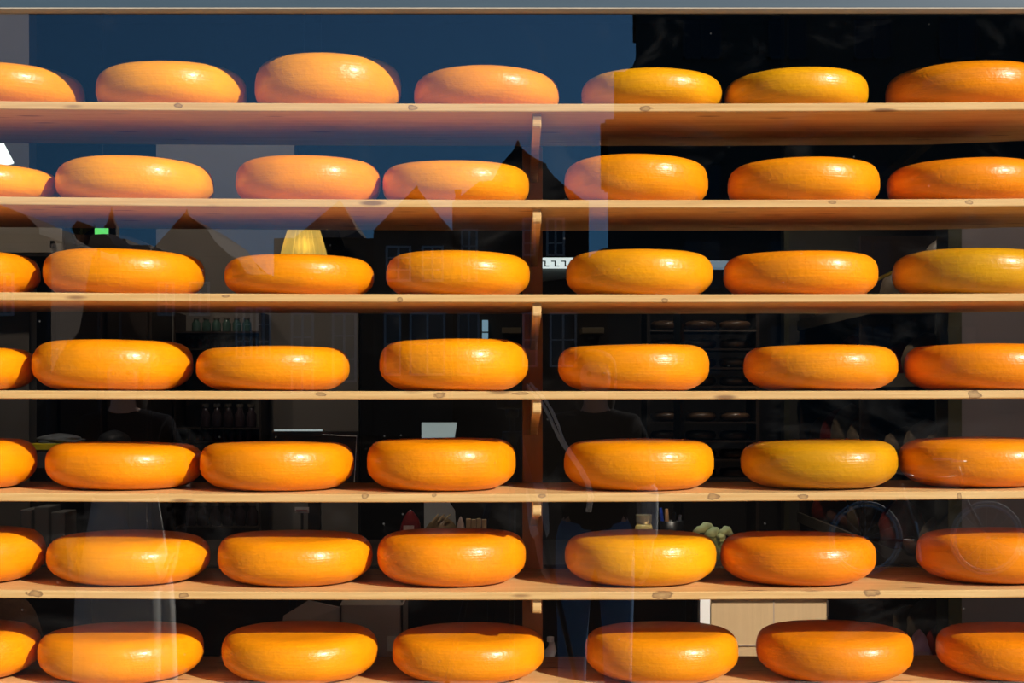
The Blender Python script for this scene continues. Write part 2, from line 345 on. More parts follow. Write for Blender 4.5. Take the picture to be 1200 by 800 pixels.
# ---------------------------------------------------------------- shop shell
ZT = PZ(15, YG)                                   # underside of the window's head
WX0, WX1, WZ0 = -1.95, 2.05, 0.62
bm = NB(); box(bm, -70, 70, -110, 3.12, -0.2, 0.0); struct(obj('ground', bm, M['pave']))
bm = NB(); box(bm, -14, 14, -1.70, 3.12, 0.0, 0.02); struct(obj('bounce_pavement', bm, M['walk']))  # pale strip out of view, added to bounce sun up under the shelves
RX0, RX1, RY1, RZ1 = -3.4, 3.3, 8.6, 3.7
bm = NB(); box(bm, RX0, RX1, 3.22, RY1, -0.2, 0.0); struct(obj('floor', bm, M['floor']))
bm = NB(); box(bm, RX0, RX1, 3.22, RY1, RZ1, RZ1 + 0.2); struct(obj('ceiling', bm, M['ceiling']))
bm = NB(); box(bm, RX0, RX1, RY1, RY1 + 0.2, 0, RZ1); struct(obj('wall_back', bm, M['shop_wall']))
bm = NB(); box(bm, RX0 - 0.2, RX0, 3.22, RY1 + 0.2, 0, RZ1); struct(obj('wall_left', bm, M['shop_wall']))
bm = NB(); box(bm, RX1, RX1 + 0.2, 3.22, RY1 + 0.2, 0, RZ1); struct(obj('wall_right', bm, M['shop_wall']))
bm = NB()                                          # the front wall around the window
z_l = PZ(3.0, 3.16)
box(bm, RX0 - 0.2, WX0 - 0.06, 3.12, 3.22, 0, RZ1 + 0.2); box(bm, WX1 + 0.06, RX1 + 0.2, 3.12, 3.22, 0, RZ1 + 0.2)
box(bm, WX0 - 0.06, WX1 + 0.06, 3.12, 3.22, 0, WZ0 - 0.06); box(bm, WX0 - 0.06, WX1 + 0.06, 3.166, 3.22, ZT + 0.06, RZ1 + 0.2)
struct(obj('wall_front', bm, M['brick2']))
win = struct(bpy.data.objects.new('window_1', None)); C.objects.link(win); win.location = (0, YG, WZ0)
def wpart(name, bm, m, smooth=False):
    bm2 = bm
    for v in bm2.verts: v.co -= Vector((0, YG, WZ0))
    return obj(name, bm2, m, win, smooth)
bm = NB(); box(bm, WX0, WX1, YG - 0.003, YG + 0.003, WZ0, ZT + 0.004); wpart('pane', bm, M['glass'])
bm = NB(); box(bm, WX0 - 0.06, WX1 + 0.06, 3.158, 3.178, PZ(9.5, 3.158), ZT + 0.075); wpart('head_board', bm, M['lintel'])
bm = NB()                                          # rounded cream bead under the board
pts = []
zb0, zb1 = PZ(12.5, 3.150), PZ(7.6, 3.150)
for k in range(9):
    a = -PI / 2 - PI * k / 8
    pts.append((3.160 + 0.012 * math.cos(a), (zb0 + zb1) / 2 + (zb1 - zb0) / 2 * math.sin(a)))
pts += [(3.172, zb1), (3.172, zb0)]
prism_x(bm, pts, WX0 - 0.06, WX1 + 0.06); wpart('bead', bm, M['bead'])
bm = NB(); box(bm, WX0 - 0.06, WX1 + 0.06, 3.163, 3.1665, PZ(13.8, 3.163), zb0 + 0.0005); wpart('gasket', bm, M['gasket'])
bm = NB(); box(bm, WX0 - 0.06, WX0, 3.150, 3.195, WZ0 - 0.06, ZT + 0.075); wpart('frame_jamb', bm, M['lintel'])
bm = NB(); box(bm, WX1, WX1 + 0.06, 3.150, 3.195, WZ0 - 0.06, ZT + 0.075); wpart('frame_jamb', bm, M['lintel'])
bm = NB(); box(bm, WX0 - 0.06, WX1 + 0.06, 3.10, 3.195, WZ0 - 0.06, WZ0); wpart('sill', bm, M['lintel'])

# ---------------------------------------------------------------- the seven shelves
DF, DB = 3.200, 3.636
TH = 0.0178
EDGE = [(128.3, 131.2, 129.2), (240.2, 243.7, 242.3), (352.2, 354.4, 353.4), (467.2, 468.0, 467.0),
        (587.5, 588.4, 584.6), (701.0, 703.0, 700.4), (819.0, 820.0, 818.0)]
def shelf_bottom(i, x):
    px = 600 + x * F / DF; px = max(-60, min(1260, px))
    l, c, r = EDGE[i]
    t = (px - 600) / 570.0
    y = c + (r - l) / 2 * t + ((r + l) / 2 - c) * t * t
    return PZ(y, DF)
KNOTS = [
 [(209, 123.5, 7, 4), (484, 126, 9, 4), (757, 127, 10, 4.5)],
 [(975, 237, 6, 3), (1135, 237, 8, 3)],
 [(468, 351, 5, 4), (779, 352, 5, 4), (265, 347, 7, 2)],
 [(515, 463, 10, 5), (1142, 462, 12, 6), (376, 462, 10, 3), (610, 461, 14, 2)],
 [(428, 581, 6, 4), (509, 580, 4, 3), (636, 581, 7, 3), (836, 582, 11, 5), (941, 582, 9, 4), (1124, 581, 4, 5)],
 [(42, 695, 15, 5), (776, 697, 17, 6), (1022, 694, 14, 6), (215, 697, 9, 4)],
 []]
ORD = ['top', 'second', 'third', 'fourth', 'fifth', 'sixth', 'bottom']
XS0, XS1 = -1.86, 1.96
for i in range(7):
    z0 = shelf_bottom(i, 0)
    kn = [((px - 600) * DF / F, PZ(py, DF) - z0, rx * 1.25 * DF / F, rz * 1.35 * DF / F) for px, py, rx, rz in KNOTS[i]]
    bm = NB(); N = 44; rings = []
    c = 0.0028
    for k in range(N + 1):
        x = XS0 + (XS1 - XS0) * k / N
        zb = shelf_bottom(i, x) - z0
        yb = DB - DF
        if i < 3:
            t = max(0, (x - PX(1090, DB)) / (PX(1200, DB) - PX(1090, DB)))
            yb -= 0.05 * min(t, 1.6) ** 1.2
        w = 0.0006 * math.sin(k * 1.7 + i)
        cs = [(c, 0), (0.0006, c * 0.5), (0, c + 0.0004), (0, TH - c * 0.5), (c * 0.4, TH - 0.0002), (c, TH), (yb - c, TH), (yb + w, TH - c), (yb + w, c), (yb - c, 0)]
        rings.append([bm.verts.new((x, y, zb + z)) for y, z in cs])
    n = len(rings[0])
    for a, b in zip(rings, rings[1:]):
        for q in range(n):
            r = (q + 1) % n; bm.faces.new((a[q], a[r], b[r], b[q]))
    bm.faces.new(rings[0]); bm.faces.new(rings[-1][::-1])
    bmesh.ops.recalc_face_normals(bm, faces=bm.faces[:])
    o = obj('shelf_board', bm, pine('pine_board', kn), loc=(0, DF, z0))
    tag(o, ['top pine shelf board, highest of the seven in the shop window',
            'pine shelf board second from the top, under pale cheeses',
            'pine shelf board third from the top in the shop window',
            'middle pine shelf board at eye level, fourth from the top',
            'pine shelf board fifth from the top with a sunlit upper face',
            'pine shelf board second from the bottom with three large knots',
            'lowest pine shelf board, cut by the bottom of the picture'][i], 'shelf', 'pine shelves in the shop window')

def bracket_mesh(i, xc):
    z0 = shelf_bottom(i, xc)
    pts = [(DF + 0.0125, -0.0005), (DF + 0.0125, -0.022), (DF + 0.0145, -0.027), (DF + 0.020, -0.031)]
    for k in range(1, 8):
        t = k / 8; pts.append((DF + 0.020 + (DB - DF - 0.020) * t, -0.031 - 0.055 * (t ** 1.35)))
    pts += [(DB, -0.088), (DB, -0.0005)]
    bm = NB(); prism_x(bm, [(y, z + z0) for y, z in pts], xc - 0.0093, xc + 0.0093)
    bmesh.ops.bevel(bm, geom=[e for e in bm.edges if abs(e.verts[0].co.x - e.verts[1].co.x) < 1e-6], offset=0.0012, segments=1, affect='EDGES')
    return bm
def post(xc, label):
    t = thing('shelf_post', label, 'post', (xc, DB + 0.022, 0), group='upright posts carrying the shelves')
    top = shelf_bottom(0, xc)
    bm = NB(); box(bm, -0.0245, 0.0245, -0.022, 0.024, 0, top + 0.0, 0.002); obj('upright', bm, M['post'], t)
    for i in range(7):
        bm = bracket_mesh(i, xc + 0.0035)
        for v in bm.verts: v.co -= Vector((xc, DB + 0.022, 0))
        obj('bracket', bm, M['pine_plain'], t)
    return t
post(0.0500, 'brown wooden upright with bracket arms near the middle of the window')
post(-1.58, 'brown wooden upright near the left end of the shelves, outside the picture')
post(1.72, 'brown wooden upright near the right end of the shelves, outside the picture')

# ---------------------------------------------------------------- cheese wheels
def profile(R, h, e=2.75, a=0.058, crease=0.0015):
    """outer profile (r, z) from the bottom centre to the top centre"""
    zc = h * 0.50; ab = a * 1.28; pts = [(0, 0), (R - ab - 0.03, 0)]
    n = 13
    for k in range(n + 1):
        th = -PI / 2 + PI * k / n
        ee = e if th > 0 else 2.15
        u = math.copysign(abs(math.sin(th)) ** (2 / ee), math.sin(th)); w = abs(math.cos(th)) ** (2 / ee)
        if th < 0: z = zc + u * zc; r = R - ab + ab * w
        else: z = zc + u * (h - 0.0025 - zc); r = R - a + a * w
        if z < 0.28 * h: r -= crease * (0.28 * h - z) / (0.28 * h) + 0.0008
        pts.append((r, z))
    pts += [(R * 0.45, h - 0.0006), (0, h)]
    return pts
def top_row(R, h, yc, zs):
    best = 1e9
    for r, z in profile(R, h):
        for s in (-1, 1):
            best = min(best, H - (zs + z - EYE) * F / (yc + s * r))
    return best
# (left, right, top) in the photograph, colour key, extra depth
O, A, Y, D, Q = 'orange', 'amber', 'ochre', 'deep', 'gold'
COL = {O: (0.86, 0.29, 0.0012), A: (0.88, 0.33, 0.0015), Y: (0.62, 0.29, 0.003), D: (0.82, 0.245, 0.001), Q: (0.80, 0.34, 0.002)}
ROWS = [
 [(-82, 97, 72, A), (115, 288, 71, A), (299, 470, 62, A), (485, 656, 77, O), (682, 846, 79, Q), (850, 1016, 79, Q), (1040, 1222, 70, D)],
 [(-113, 67, 189, A), (68, 249, 183, A), (277, 446, 181, O), (448, 620, 187, A), (661, 830, 181, O), (853, 1029, 184, O), (1041, 1221, 183, D)],
 [(-136, 44, 292, O), (54, 238, 291, O), (264, 438, 298, O), (452, 622, 293, A), (663, 835, 292, Q), (848, 1027, 294, O), (1048, 1228, 291, Y)],
 [(-141, 39, 405, O), (41, 225, 398, O), (231, 410, 405, O), (445, 619, 397, A), (653, 831, 403, O), (871, 1050, 404, O), (1062, 1240, 402, D)],
 [(-141, 39, 512, O), (57, 237, 517, O), (236, 414, 516, O), (430, 604, 513, O), (661, 836, 514, O), (869, 1050, 514, Y), (1056, 1236, 512, O)],
 [(-130, 51, 615, O), (58, 245, 621, O), (256, 436, 621, O), (442, 616, 618, O), (662, 839, 620, Q), (845, 1025, 621, D), (1077, 1257, 617, D)],
 [(-135, 45, 724, O), (48, 238, 727, O), (261, 443, 727, O), (460, 638, 729, O), (685, 865, 727, O), (887, 1068, 726, D), (1099, 1279, 728, D)]]
EXTRA = {(4, 1): 0.035, (1, 0): 0.01, (3, 0): 0.012, (0, 0): 0.01, (1, 2): 0.008}
NTH = ['first', 'second', 'third', 'fourth', 'fifth', 'sixth', 'seventh']
SHELF_NAME = ['on the top shelf', 'on the second shelf from the top', 'on the third shelf from the top', 'on the middle shelf',
              'on the fifth shelf from the top', 'on the second shelf from the bottom', 'on the lowest shelf']
LOOK = {O: 'orange waxed cheese wheel', A: 'bright amber waxed cheese wheel', Y: 'dull ochre waxed cheese wheel', D: 'deep orange waxed cheese wheel', Q: 'golden yellow waxed cheese wheel'}
SPECIAL = {(0, 2): 'tallest cheese wheel of the top shelf, bright amber and fully sunlit',
           (0, 4): 'golden scuffed cheese wheel half veiled by sky glare on the top shelf',
           (0, 5): 'yellowish cheese wheel with pale scuffed bands, second from the right on the top shelf',
           (2, 2): 'orange cheese wheel under the brass lamp on the third shelf from the top',
           (4, 1): 'orange cheese wheel touching its right neighbour on the fifth shelf from the top',
           (5, 4): 'golden yellow cheese wheel in front of the honey jar and pens',
           (6, 5): 'deep orange cheese wheel in front of the cardboard box on the lowest shelf'}
def cheese(row, col, xl, xr, yt, key):
    rnd = random.Random(row * 31 + col * 7 + 5)
    R0 = (xr - xl) / 2 * 3.38 / F
    yc = DF + R0 + 0.004 + EXTRA.get((row, col), rnd.uniform(0, 0.010))
    R = (xr - xl) / 2 * yc / F * 0.9985
    xc = ((xl + xr) / 2 - 600) * yc / F
    zs = shelf_bottom(row, xc) + TH
    lo, hi = 0.07, 0.15
    for _ in range(30):
        mid = (lo + hi) / 2
        if top_row(R, mid, yc, zs) > yt: lo = mid
        else: hi = mid
    h = (lo + hi) / 2
    e, a = rnd.uniform(2.55, 2.95), R * rnd.uniform(0.31, 0.37)
    p1, p2, p3, p4 = (rnd.uniform(0, 2 * PI) for _ in range(4))
    n = 84; bm = NB(); prof = profile(R, h, e, a, rnd.uniform(0.002, 0.0042)); rings = []
    off = Vector((rnd.uniform(0, 50), rnd.uniform(0, 50), 0))
    for r, z in prof:
        if r < 1e-6: rings.append([bm.verts.new((0, 0, z))]); continue
        ring = []
        for k in range(n):
            th = 2 * PI * k / n
            f = 1 + 0.004 * math.sin(2 * th + p1) + 0.003 * math.sin(3 * th + p2) + 0.0018 * math.sin(5 * th + p3)
            rr = r * f
            v = Vector((rr * math.cos(th), rr * math.sin(th), z))
            d = noise.noise(v * 14 + off) * 0.0014
            v.x += d * math.cos(th); v.y += d * math.sin(th)
            if z > 0.001: v.z += (z / h) * (0.0018 * math.sin(th + p4) + 0.001 * math.sin(2 * th + p3)) * (rr / R)
            ring.append(bm.verts.new(v))
        rings.append(ring)
    for A_, B_ in zip(rings, rings[1:]):
        for k in range(n):
            j = (k + 1) % n
            if len(A_) == 1: bm.faces.new((A_[0], B_[j], B_[k]))
            elif len(B_) == 1: bm.faces.new((A_[k], A_[j], B_[0]))
            else: bm.faces.new((A_[k], A_[j], B_[j], B_[k]))
    o = obj('cheese', bm, M['cheese'], smooth=True, loc=(xc, yc, zs + 0.0004))
    o.rotation_euler = (0, -math.atan((shelf_bottom(row, xc + 0.1) - shelf_bottom(row, xc - 0.1)) / 0.2), rnd.uniform(-0.3, 0.3))
    cc = COL[key]; j = rnd.uniform(0.95, 1.04)
    o.color = (cc[0] * rnd.uniform(0.97, 1.03), cc[1] * j, cc[2], 1)
    lab = SPECIAL.get((row, col)) or '%s, %s from the left %s' % (LOOK[key], NTH[col], SHELF_NAME[row])
    tag(o, lab, 'cheese', 'cheese wheels ' + SHELF_NAME[row])
for r, row in enumerate(ROWS):
    for c, (xl, xr, yt, key) in enumerate(row): cheese(r, c, xl, xr, yt, key)
# ---------------------------------------------------------------- inside the shop, behind the shelves
def pbox(bm, px0, px1, py0, py1, d0, d1, bev=0.0, z0=None):
    """box whose near face fills a pixel rectangle at depth d0"""
    box(bm, PX(px0, d0), PX(px1, d0), d0, d1, PZ(py1, d0) if z0 is None else z0, PZ(py0, d0), bev); return bm
def place(o_parts_fn, name, label, cat, origin, group=None):
    t = thing(name, label, cat, origin, group=group); ms = o_parts_fn(t); return t
def part(t, name, bm, m, smooth=False, parent=None):
    """mesh given in world space, made local to its thing"""
    L = t.location.copy()
    if t.parent: L = L + t.parent.location
    for v in bm.verts: v.co -= L
    return obj(name, bm, m, parent or t, smooth)
# pale partition between dark openings, left piers, mauve partition
bm = NB(); pbox(bm, 183, 345, 148, 340, 7.5, 7.6, z0=PZ(340, 7.5)); struct(obj('wall_partition', bm, M['panel']))
bm = NB(); pbox(bm, 183, 420, 340, 465, 7.5, 7.6, z0=0.0); struct(obj('wall_partition', bm, M['panel']))
bm = NB(); box(bm, RX0, PX(34, 6.4), 6.4, 6.5, 0.0, RZ1); struct(obj('wall_partition', bm, M['panel']))
bm = NB(); box(bm, PX(1127, 5.0), RX1, 5.0, 5.1, 0.0, PZ(236, 5.0)); struct(obj('wall_partition', bm, M['purple']))
bm = NB(); box(bm, PX(1111, 4.98), PX(1127.5, 4.98), 4.98, 5.12, 0.0, PZ(234, 4.98), 0.004); struct(obj('trim_1', bm, M['olive']))
bm = NB(); box(bm, PX(917, 7.9), PX(923, 7.9), 7.85, 7.95, 0.0, RZ1); struct(obj('trim_2', bm, M['olive']))
bm = NB(); box(bm, PX(921, 8.0), RX1, 8.0, 8.1, 0.0, RZ1); struct(obj('wall_partition', bm, mat('dim_olive_plaster', (0.075, 0.065, 0.05), 0.85, var=0.15, scale=3)))
a, b = P(1096, 158, 5.3), P(1018, 226, 5.3)
bm = NB(); tube(bm, [P(1150, 110, 5.3), a, b, P(985, 258, 5.3)], 0.022, 4); struct(obj('trim_3', bm, M['olive']))

def added_fill_spot(label, x, y, target, watts, half):  # unseen spots, added to brighten wares and walls in the dim room
    t = thing('added_fill_spot', label, 'lamp', (x, y, RZ1 - 0.16))
    bm = lathe(NB(), [(0, 0.16), (0.03, 0.16), (0.03, 0.13), (0.045, 0.12), (0.045, 0.0), (0.04, 0.0), (0.04, 0.02), (0, 0.02)], 18); obj('housing', bm, M['black'], t, True)
    bm = lathe(NB(), [(0, 0.012), (0.039, 0.012), (0.039, 0.02), (0, 0.02)], 18); obj('lens', bm, M['lamp_glow'], t)
    l = bpy.data.lights.new('added_fill_light', 'SPOT'); l.energy = watts; l.spot_size = 2 * math.radians(half); l.spot_blend = 0.5; l.shadow_soft_size = 0.035; l.color = (1.0, 0.88, 0.72)
    o = bpy.data.objects.new('added_fill_light', l); C.objects.link(o); o.parent = t; o.location = (0, 0, 0.005)
    d_ = Vector(target) - Vector((x, y, RZ1 - 0.155)); o.rotation_euler = d_.to_track_quat('-Z', 'Y').to_euler()
added_fill_spot('small black added fill spotlight over the large cardboard box', 0.75, 3.74, (0.70, 4.02, 0.86), 2700, 7)
added_fill_spot('small black added fill spotlight over the honey jar', 0.5, 4.0, (0.5, 4.5, 1.12), 120, 9)
for k, (x, y, tg, w, hf) in enumerate(((-1.2, 4.0, (-1.2, 4.9, 1.0), 60, 23), (-0.2, 4.0, (-0.2, 4.9, 1.0), 50, 23), (1.75, 3.95, (1.95, 5.0, 1.0), 75, 24), (-1.3, 6.35, (-1.25, 7.5, 1.8), 46, 42), (1.2, 6.35, (1.3, 7.6, 1.4), 50, 36), (-2.3, 5.2, (-2.2, 6.4, 2.6), 42, 42), (0.85, 6.0, (1.6, 6.3, 1.3), 70, 30))):
    added_fill_spot('small black added fill spotlight over ' + ['the yellow folder', 'the tilted tablet', 'the mauve wall', 'the shelf of jars', 'the back rack of cheeses', 'the beige wall cupboard', 'the side rack of packets'][k], x, y, tg, w, hf)
# counter, bench
CT = 1.06
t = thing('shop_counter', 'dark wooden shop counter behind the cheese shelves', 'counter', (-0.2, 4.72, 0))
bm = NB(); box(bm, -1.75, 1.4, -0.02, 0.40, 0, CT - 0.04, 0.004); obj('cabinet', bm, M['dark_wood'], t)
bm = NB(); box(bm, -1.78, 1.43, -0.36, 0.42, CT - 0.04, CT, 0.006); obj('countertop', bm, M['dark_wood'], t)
for k in range(5):
    x0 = -1.72 + k * 0.622; bm = NB(); box(bm, x0, x0 + 0.60, -0.036, -0.02, 0.08, CT - 0.08, 0.004); obj('panel', bm, M['dark_wood'], t)
BT = 0.80
t = thing('low_bench', 'low dark bench in front of the counter holding boxes and bags', 'bench', (0, 4.10, 0))
bm = NB(); box(bm, -1.75, 1.55, -0.32, 0.32 - 0.10, BT - 0.03, BT, 0.004); obj('seat', bm, M['dark_wood'], t)
for x in (-1.7, -0.6, 0.5, 1.5):
    for y in (-0.28, 0.17):
        bm = NB(); box(bm, x - 0.02, x + 0.02, y - 0.02, y + 0.02, 0, BT - 0.03); obj('leg', bm, M['dark_wood'], t)

# ---- on the bench
d = 4.02
t = thing('cardboard_box', 'large plain cardboard box under the sixth shelf, right of middle', 'box', (PX(901, d), d + 0.10, BT))
bm = NB(); box(bm, PX(833, d), PX(970, d), d, d + 0.2, BT, PZ(699, d), 0.003); part(t, 'body', bm, M['card'])
zt = PZ(699, d)
for (x0, x1, y0, y1) in ((PX(833, d), PX(970, d), d - 0.002, d + 0.098), (PX(833, d), PX(970, d), d + 0.102, d + 0.202)):
    bm = NB(); box(bm, x0, x1, y0, y1, zt, zt + 0.004, 0.001); part(t, 'flap', bm, M['card'])
bm = NB(); box(bm, PX(833, d), PX(970, d), d - 0.0004, d, PZ(756.5, d), PZ(755, d)); part(t, 'fold_line', bm, M['card2'])
bm = NB(); box(bm, PX(906, d), PX(907.5, d), d - 0.0004, d, PZ(755, d), PZ(700, d)); part(t, 'fold_line', bm, M['card2'])
bm = NB(); box(bm, PX(968.5, d), PX(970.5, d), d - 0.002, d + 0.0005, PZ(722, d), PZ(704, d)); part(t, 'torn_edge', bm, M['gasket'])
bm = NB(); pbox(bm, 820.5, 832, 690, 780, d, d + 0.05, z0=BT); tag(obj('white_board', bm, M['white']), 'narrow white board standing left of the large cardboard box', 'board')
d = 4.05
t = thing('carton', 'pale open carton with a white label behind the lowest shelf', 'box', (PX(434, d), d + 0.1, BT))
bm = NB()
for q in ((PX(398, d), PX(472, d), d, d + 0.006), (PX(398, d), PX(472, d), d + 0.2, d + 0.206), (PX(398, d), PX(398, d) + 0.006, d, d + 0.206), (PX(472, d) - 0.006, PX(472, d), d, d + 0.206)):
    box(bm, *q, BT, PZ(709, d))
part(t, 'body', bm, M['card2'])
bm = NB(); box(bm, PX(454, d), PX(465, d), d - 0.0015, d, PZ(763, d), PZ(745, d)); part(t, 'label', bm, mat('cream_label', (0.6, 0.56, 0.46), 0.6))
bm = NB()
v = [bm.verts.new(p) for p in (P(398, 733, d), P(398, 712, d), P(362, 704, d - 0.02), P(332, 722, d - 0.05), P(330, 738, d - 0.06))]
f = bm.faces.new(v); r = bmesh.ops.extrude_face_region(bm, geom=[f])
for q in r['geom']:
    if isinstance(q, bmesh.types.BMVert): q.co += Vector((0, 0.005, 0.002))
part(t, 'flap', bm, M['card2'])
bm = NB()
v = [bm.verts.new(p) for p in (P(398, 709.5, d), P(472, 709.5, d), P(466, 700, d + 0.06), P(404, 700, d + 0.06))]
f = bm.faces.new(v); r = bmesh.ops.extrude_face_region(bm, geom=[f])
for q in r['geom']:
    if isinstance(q, bmesh.types.BMVert): q.co += Vector((0, 0.005, 0.002))
part(t, 'flap', bm, M['card2'])
def lump(cx, cy, z0, rx, ry, h, seed, amp=0.18, top=0.25, n=26, m=16, freq=3.2):
    bm = NB(); rnd = Vector((seed * 3.1, seed * 1.7, seed)); rings = []
    for k in range(m + 1):
        u = k / m
        if k == m: rings.append([bm.verts.new((cx, cy, z0 + h))]); continue
        w = (1 - top) * math.sqrt(max(0, 1 - (2 * u - 0.75) ** 2 / 1.6)) + top * (1 - u)
        zz = u
        if u > 0.6: q_ = (u - 0.6) / 0.4 * PI / 2; w *= math.cos(q_); zz = 0.6 + 0.4 * math.sin(q_)
        ring = []
        for i in range(n):
            th = 2 * PI * i / n; p = Vector((math.cos(th), math.sin(th), u * 1.6))
            q = 1 + amp * noise.noise(p * freq * 0.6 + rnd) + amp * 0.5 * noise.noise(p * freq * 1.7 + rnd)
            ring.append(bm.verts.new((cx + rx * w * q * math.cos(th), cy + ry * w * q * math.sin(th), z0 + h * zz)))
        rings.append(ring)
    bm.faces.new(rings[0][::-1])
    for A_, B_ in zip(rings, rings[1:]):
        for i in range(n):
            j = (i + 1) % n
            if len(B_) == 1: bm.faces.new((A_[i], A_[j], B_[0]))
            else: bm.faces.new((A_[i], A_[j], B_[j], B_[i]))
    return bm
d = 4.0
t = thing('plastic_bag', 'crumpled mauve plastic bag with a paler square label on the bench', 'bag', (PX(1083, d), d + 0.05, BT))
bm = lump(0, 0, 0, 0.034, 0.035, PZ(740, d) - BT, 3, 0.35, 0.35); obj('body', bm, M['mauve_bag'], t, True)
bm = NB(); box(bm, -0.016, 0.016, -0.040, -0.036, 0.03, 0.065); obj('label', bm, mat('pale_mauve_label', (0.34, 0.24, 0.30), 0.5), t)
t = thing('jute_sack', 'full brown jute sack behind the leftmost cheeses of the lowest shelf', 'sack', (PX(2, 4.05), 4.05 + 0.0, BT))
bm = lump(0, 0, 0, 0.115, 0.10, PZ(690, 4.0) - BT, 8, 0.10, 0.1, freq=1.5); obj('body', bm, M['jute'], t, True)
bm = NB(); tube(bm, [(0.03 * math.cos(a_ * PI / 6), 0.03 * math.sin(a_ * PI / 6), PZ(690, 4.0) - BT - 0.012) for a_ in range(12)], 0.006, 6, True); obj('tie', bm, M['bamboo'], t)
t = thing('plastic_bottle', 'small crumpled clear bottle glinting right of the wooden upright', 'bottle', (PX(645, d), d, BT))
bm = lathe(NB(), [(0, 0), (0.016, 0), (0.018, 0.01), (0.014, 0.025), (0.018, 0.04), (0.015, 0.055), (0.017, 0.07), (0.009, 0.085), (0.008, 0.095), (0, 0.095)], 16)
for v in bm.verts: v.co.x += 0.004 * math.sin(v.co.z * 90)
obj('body', bm, mat('shiny_plastic', (0.9, 0.95, 0.95), 0.15, 0.3), t, True)
bm = lathe(NB(), [(0, 0.095), (0.0095, 0.095), (0.0095, 0.108), (0, 0.108)], 12); obj('cap', bm, M['white'], t)

# ---- on the counter
d = 4.55
t = thing('honey_jar', 'small glass jar of pale honey on the counter, right of middle', 'jar', (PX(754.5, d), d, CT))
hh = PZ(603, d) - CT
bm = lathe(NB(), [(0, 0.0), (0.024, 0), (0.027, 0.006), (0.027, hh * 0.72), (0.022, hh * 0.80), (0, hh * 0.80)], 20); obj('body', bm, M['honey'], t, True)
bm = lathe(NB(), [(0.0, hh * 0.80), (0.0235, hh * 0.80), (0.0245, hh * 0.85), (0.0245, hh), (0, hh)], 20); obj('lid', bm, mat('pale_lid', (0.55, 0.5, 0.32), 0.25, 0.4), t)
t = thing('pen_cup', 'black cup of pens beside the honey jar', 'cup', (PX(787, d), d, CT))
bm = lathe(NB(), [(0, 0), (0.034, 0), (0.036, PZ(610, d) - CT), (0.033, PZ(610, d) - CT), (0.031, 0.005), (0, 0.005)], 18); obj('body', bm, M['black'], t, True)
def pen(px, py, lean, m, label):
    x0 = PX(px, d) ; bm = NB(); b0 = Vector((PX(787, d) + (x0 - PX(787, d)) * 0.5, d, CT + 0.008)); b1 = Vector((x0, d, PZ(py, d)))
    tube(bm, [b0, b0.lerp(b1, 0.9), b1], [0.006, 0.006, 0.005], 8); o = obj('pen', bm, m); tag(o, label, 'pen', 'pens in the black cup')
pen(774, 595, 0, M['blue'], 'bright blue pen standing in the black cup')
pen(781, 596, 0, M['orange_pen'], 'tan pen standing in the black cup')
pen(790, 600, 0, M['black'], 'black pen standing in the black cup')
pen(797, 603, 0, M['steel'], 'steel pen standing in the black cup')
t = thing('cloth', 'knotted sage green cloth lying on the counter', 'cloth', (PX(831, d), d - 0.06, CT))
bm = lump(0.0, 0, 0, 0.060, 0.04, PZ(622, d) - CT, 5, 0.4, 0.3); obj('body', bm, M['green_cloth'], t, True)
z = PZ(630, d) - CT
for (ax, bx, dz, w) in ((-0.055, 0.01, 0.045, 0.013), (0.02, 0.056, 0.035, 0.012), (0.02, 0.050, -0.02, 0.010), (-0.02, 0.022, 0.030, 0.014)):
    bm = NB(); pts = [Vector((ax + (bx - ax) * k / 6, -0.030 - 0.008 * math.sin(k), z + dz * (1 - abs(k / 6 - 0.5)) + 0.004 * math.sin(k * 2))) for k in range(7)]
    tube(bm, pts, [w * (0.55 + 0.45 * math.sin(PI * (k + 0.6) / 7.2)) for k in range(7)], 8); obj('fold', bm, M['green_cloth'], t, True)
bm = NB(); bmesh.ops.create_icosphere(bm, subdivisions=2, radius=0.014); bmesh.ops.translate(bm, verts=bm.verts, vec=(0.024, -0.036, z + 0.012)); obj('knot', bm, M['green_cloth'], t, True)
t = thing('packet', 'dark red shiny packet among the wares left of the upright', 'packet', (PX(481, d), d, CT))
bm = lump(0, 0, 0, 0.037, 0.02, PZ(597, d) - CT, 11, 0.2, 0.1); obj('body', bm, M['red'], t, True)
bm = NB(); box(bm, -0.02, 0.012, -0.021, -0.018, 0.07, 0.10); obj('label', bm, M['redwhite'], t)
t = thing('bread_loaf', 'brown wrapped loaf beside the dark red packet', 'bread', (PX(518, d), d - 0.02, CT))
bm = lump(0, 0, 0, 0.056, 0.05, PZ(603, d) - CT, 14, 0.15, 0.1); obj('body', bm, M['bread'], t, True)
for k in range(3):
    bm = NB(); tube(bm, [(-0.03 + 0.02 * k, -0.035, PZ(603, d) - CT - 0.02 + 0.004 * k), (-0.01 + 0.018 * k, -0.02, PZ(603, d) - CT + 0.004)], 0.0025, 6); obj('twig', bm, M['biscuit'], t)
bm = NB()
v = [bm.verts.new(p) for p in (P(497, 652, d + 0.14), P(536, 652, d + 0.14), P(533, 598, d + 0.14), P(524, 585, d + 0.14), P(497, 585, d + 0.14))]
f = bm.faces.new(v); r = bmesh.ops.extrude_face_region(bm, geom=[f])
for q in r['geom']:
    if isinstance(q, bmesh.types.BMVert): q.co += Vector((0, 0.012, 0))
dz = CT - min(v_.co.z for v_ in bm.verts)
for v_ in bm.verts:
    if v_.co.z < CT + 0.06: v_.co.z += dz
tag(obj('white_card', bm, M['paper']), 'white card with a rounded corner behind the brown loaf', 'card')
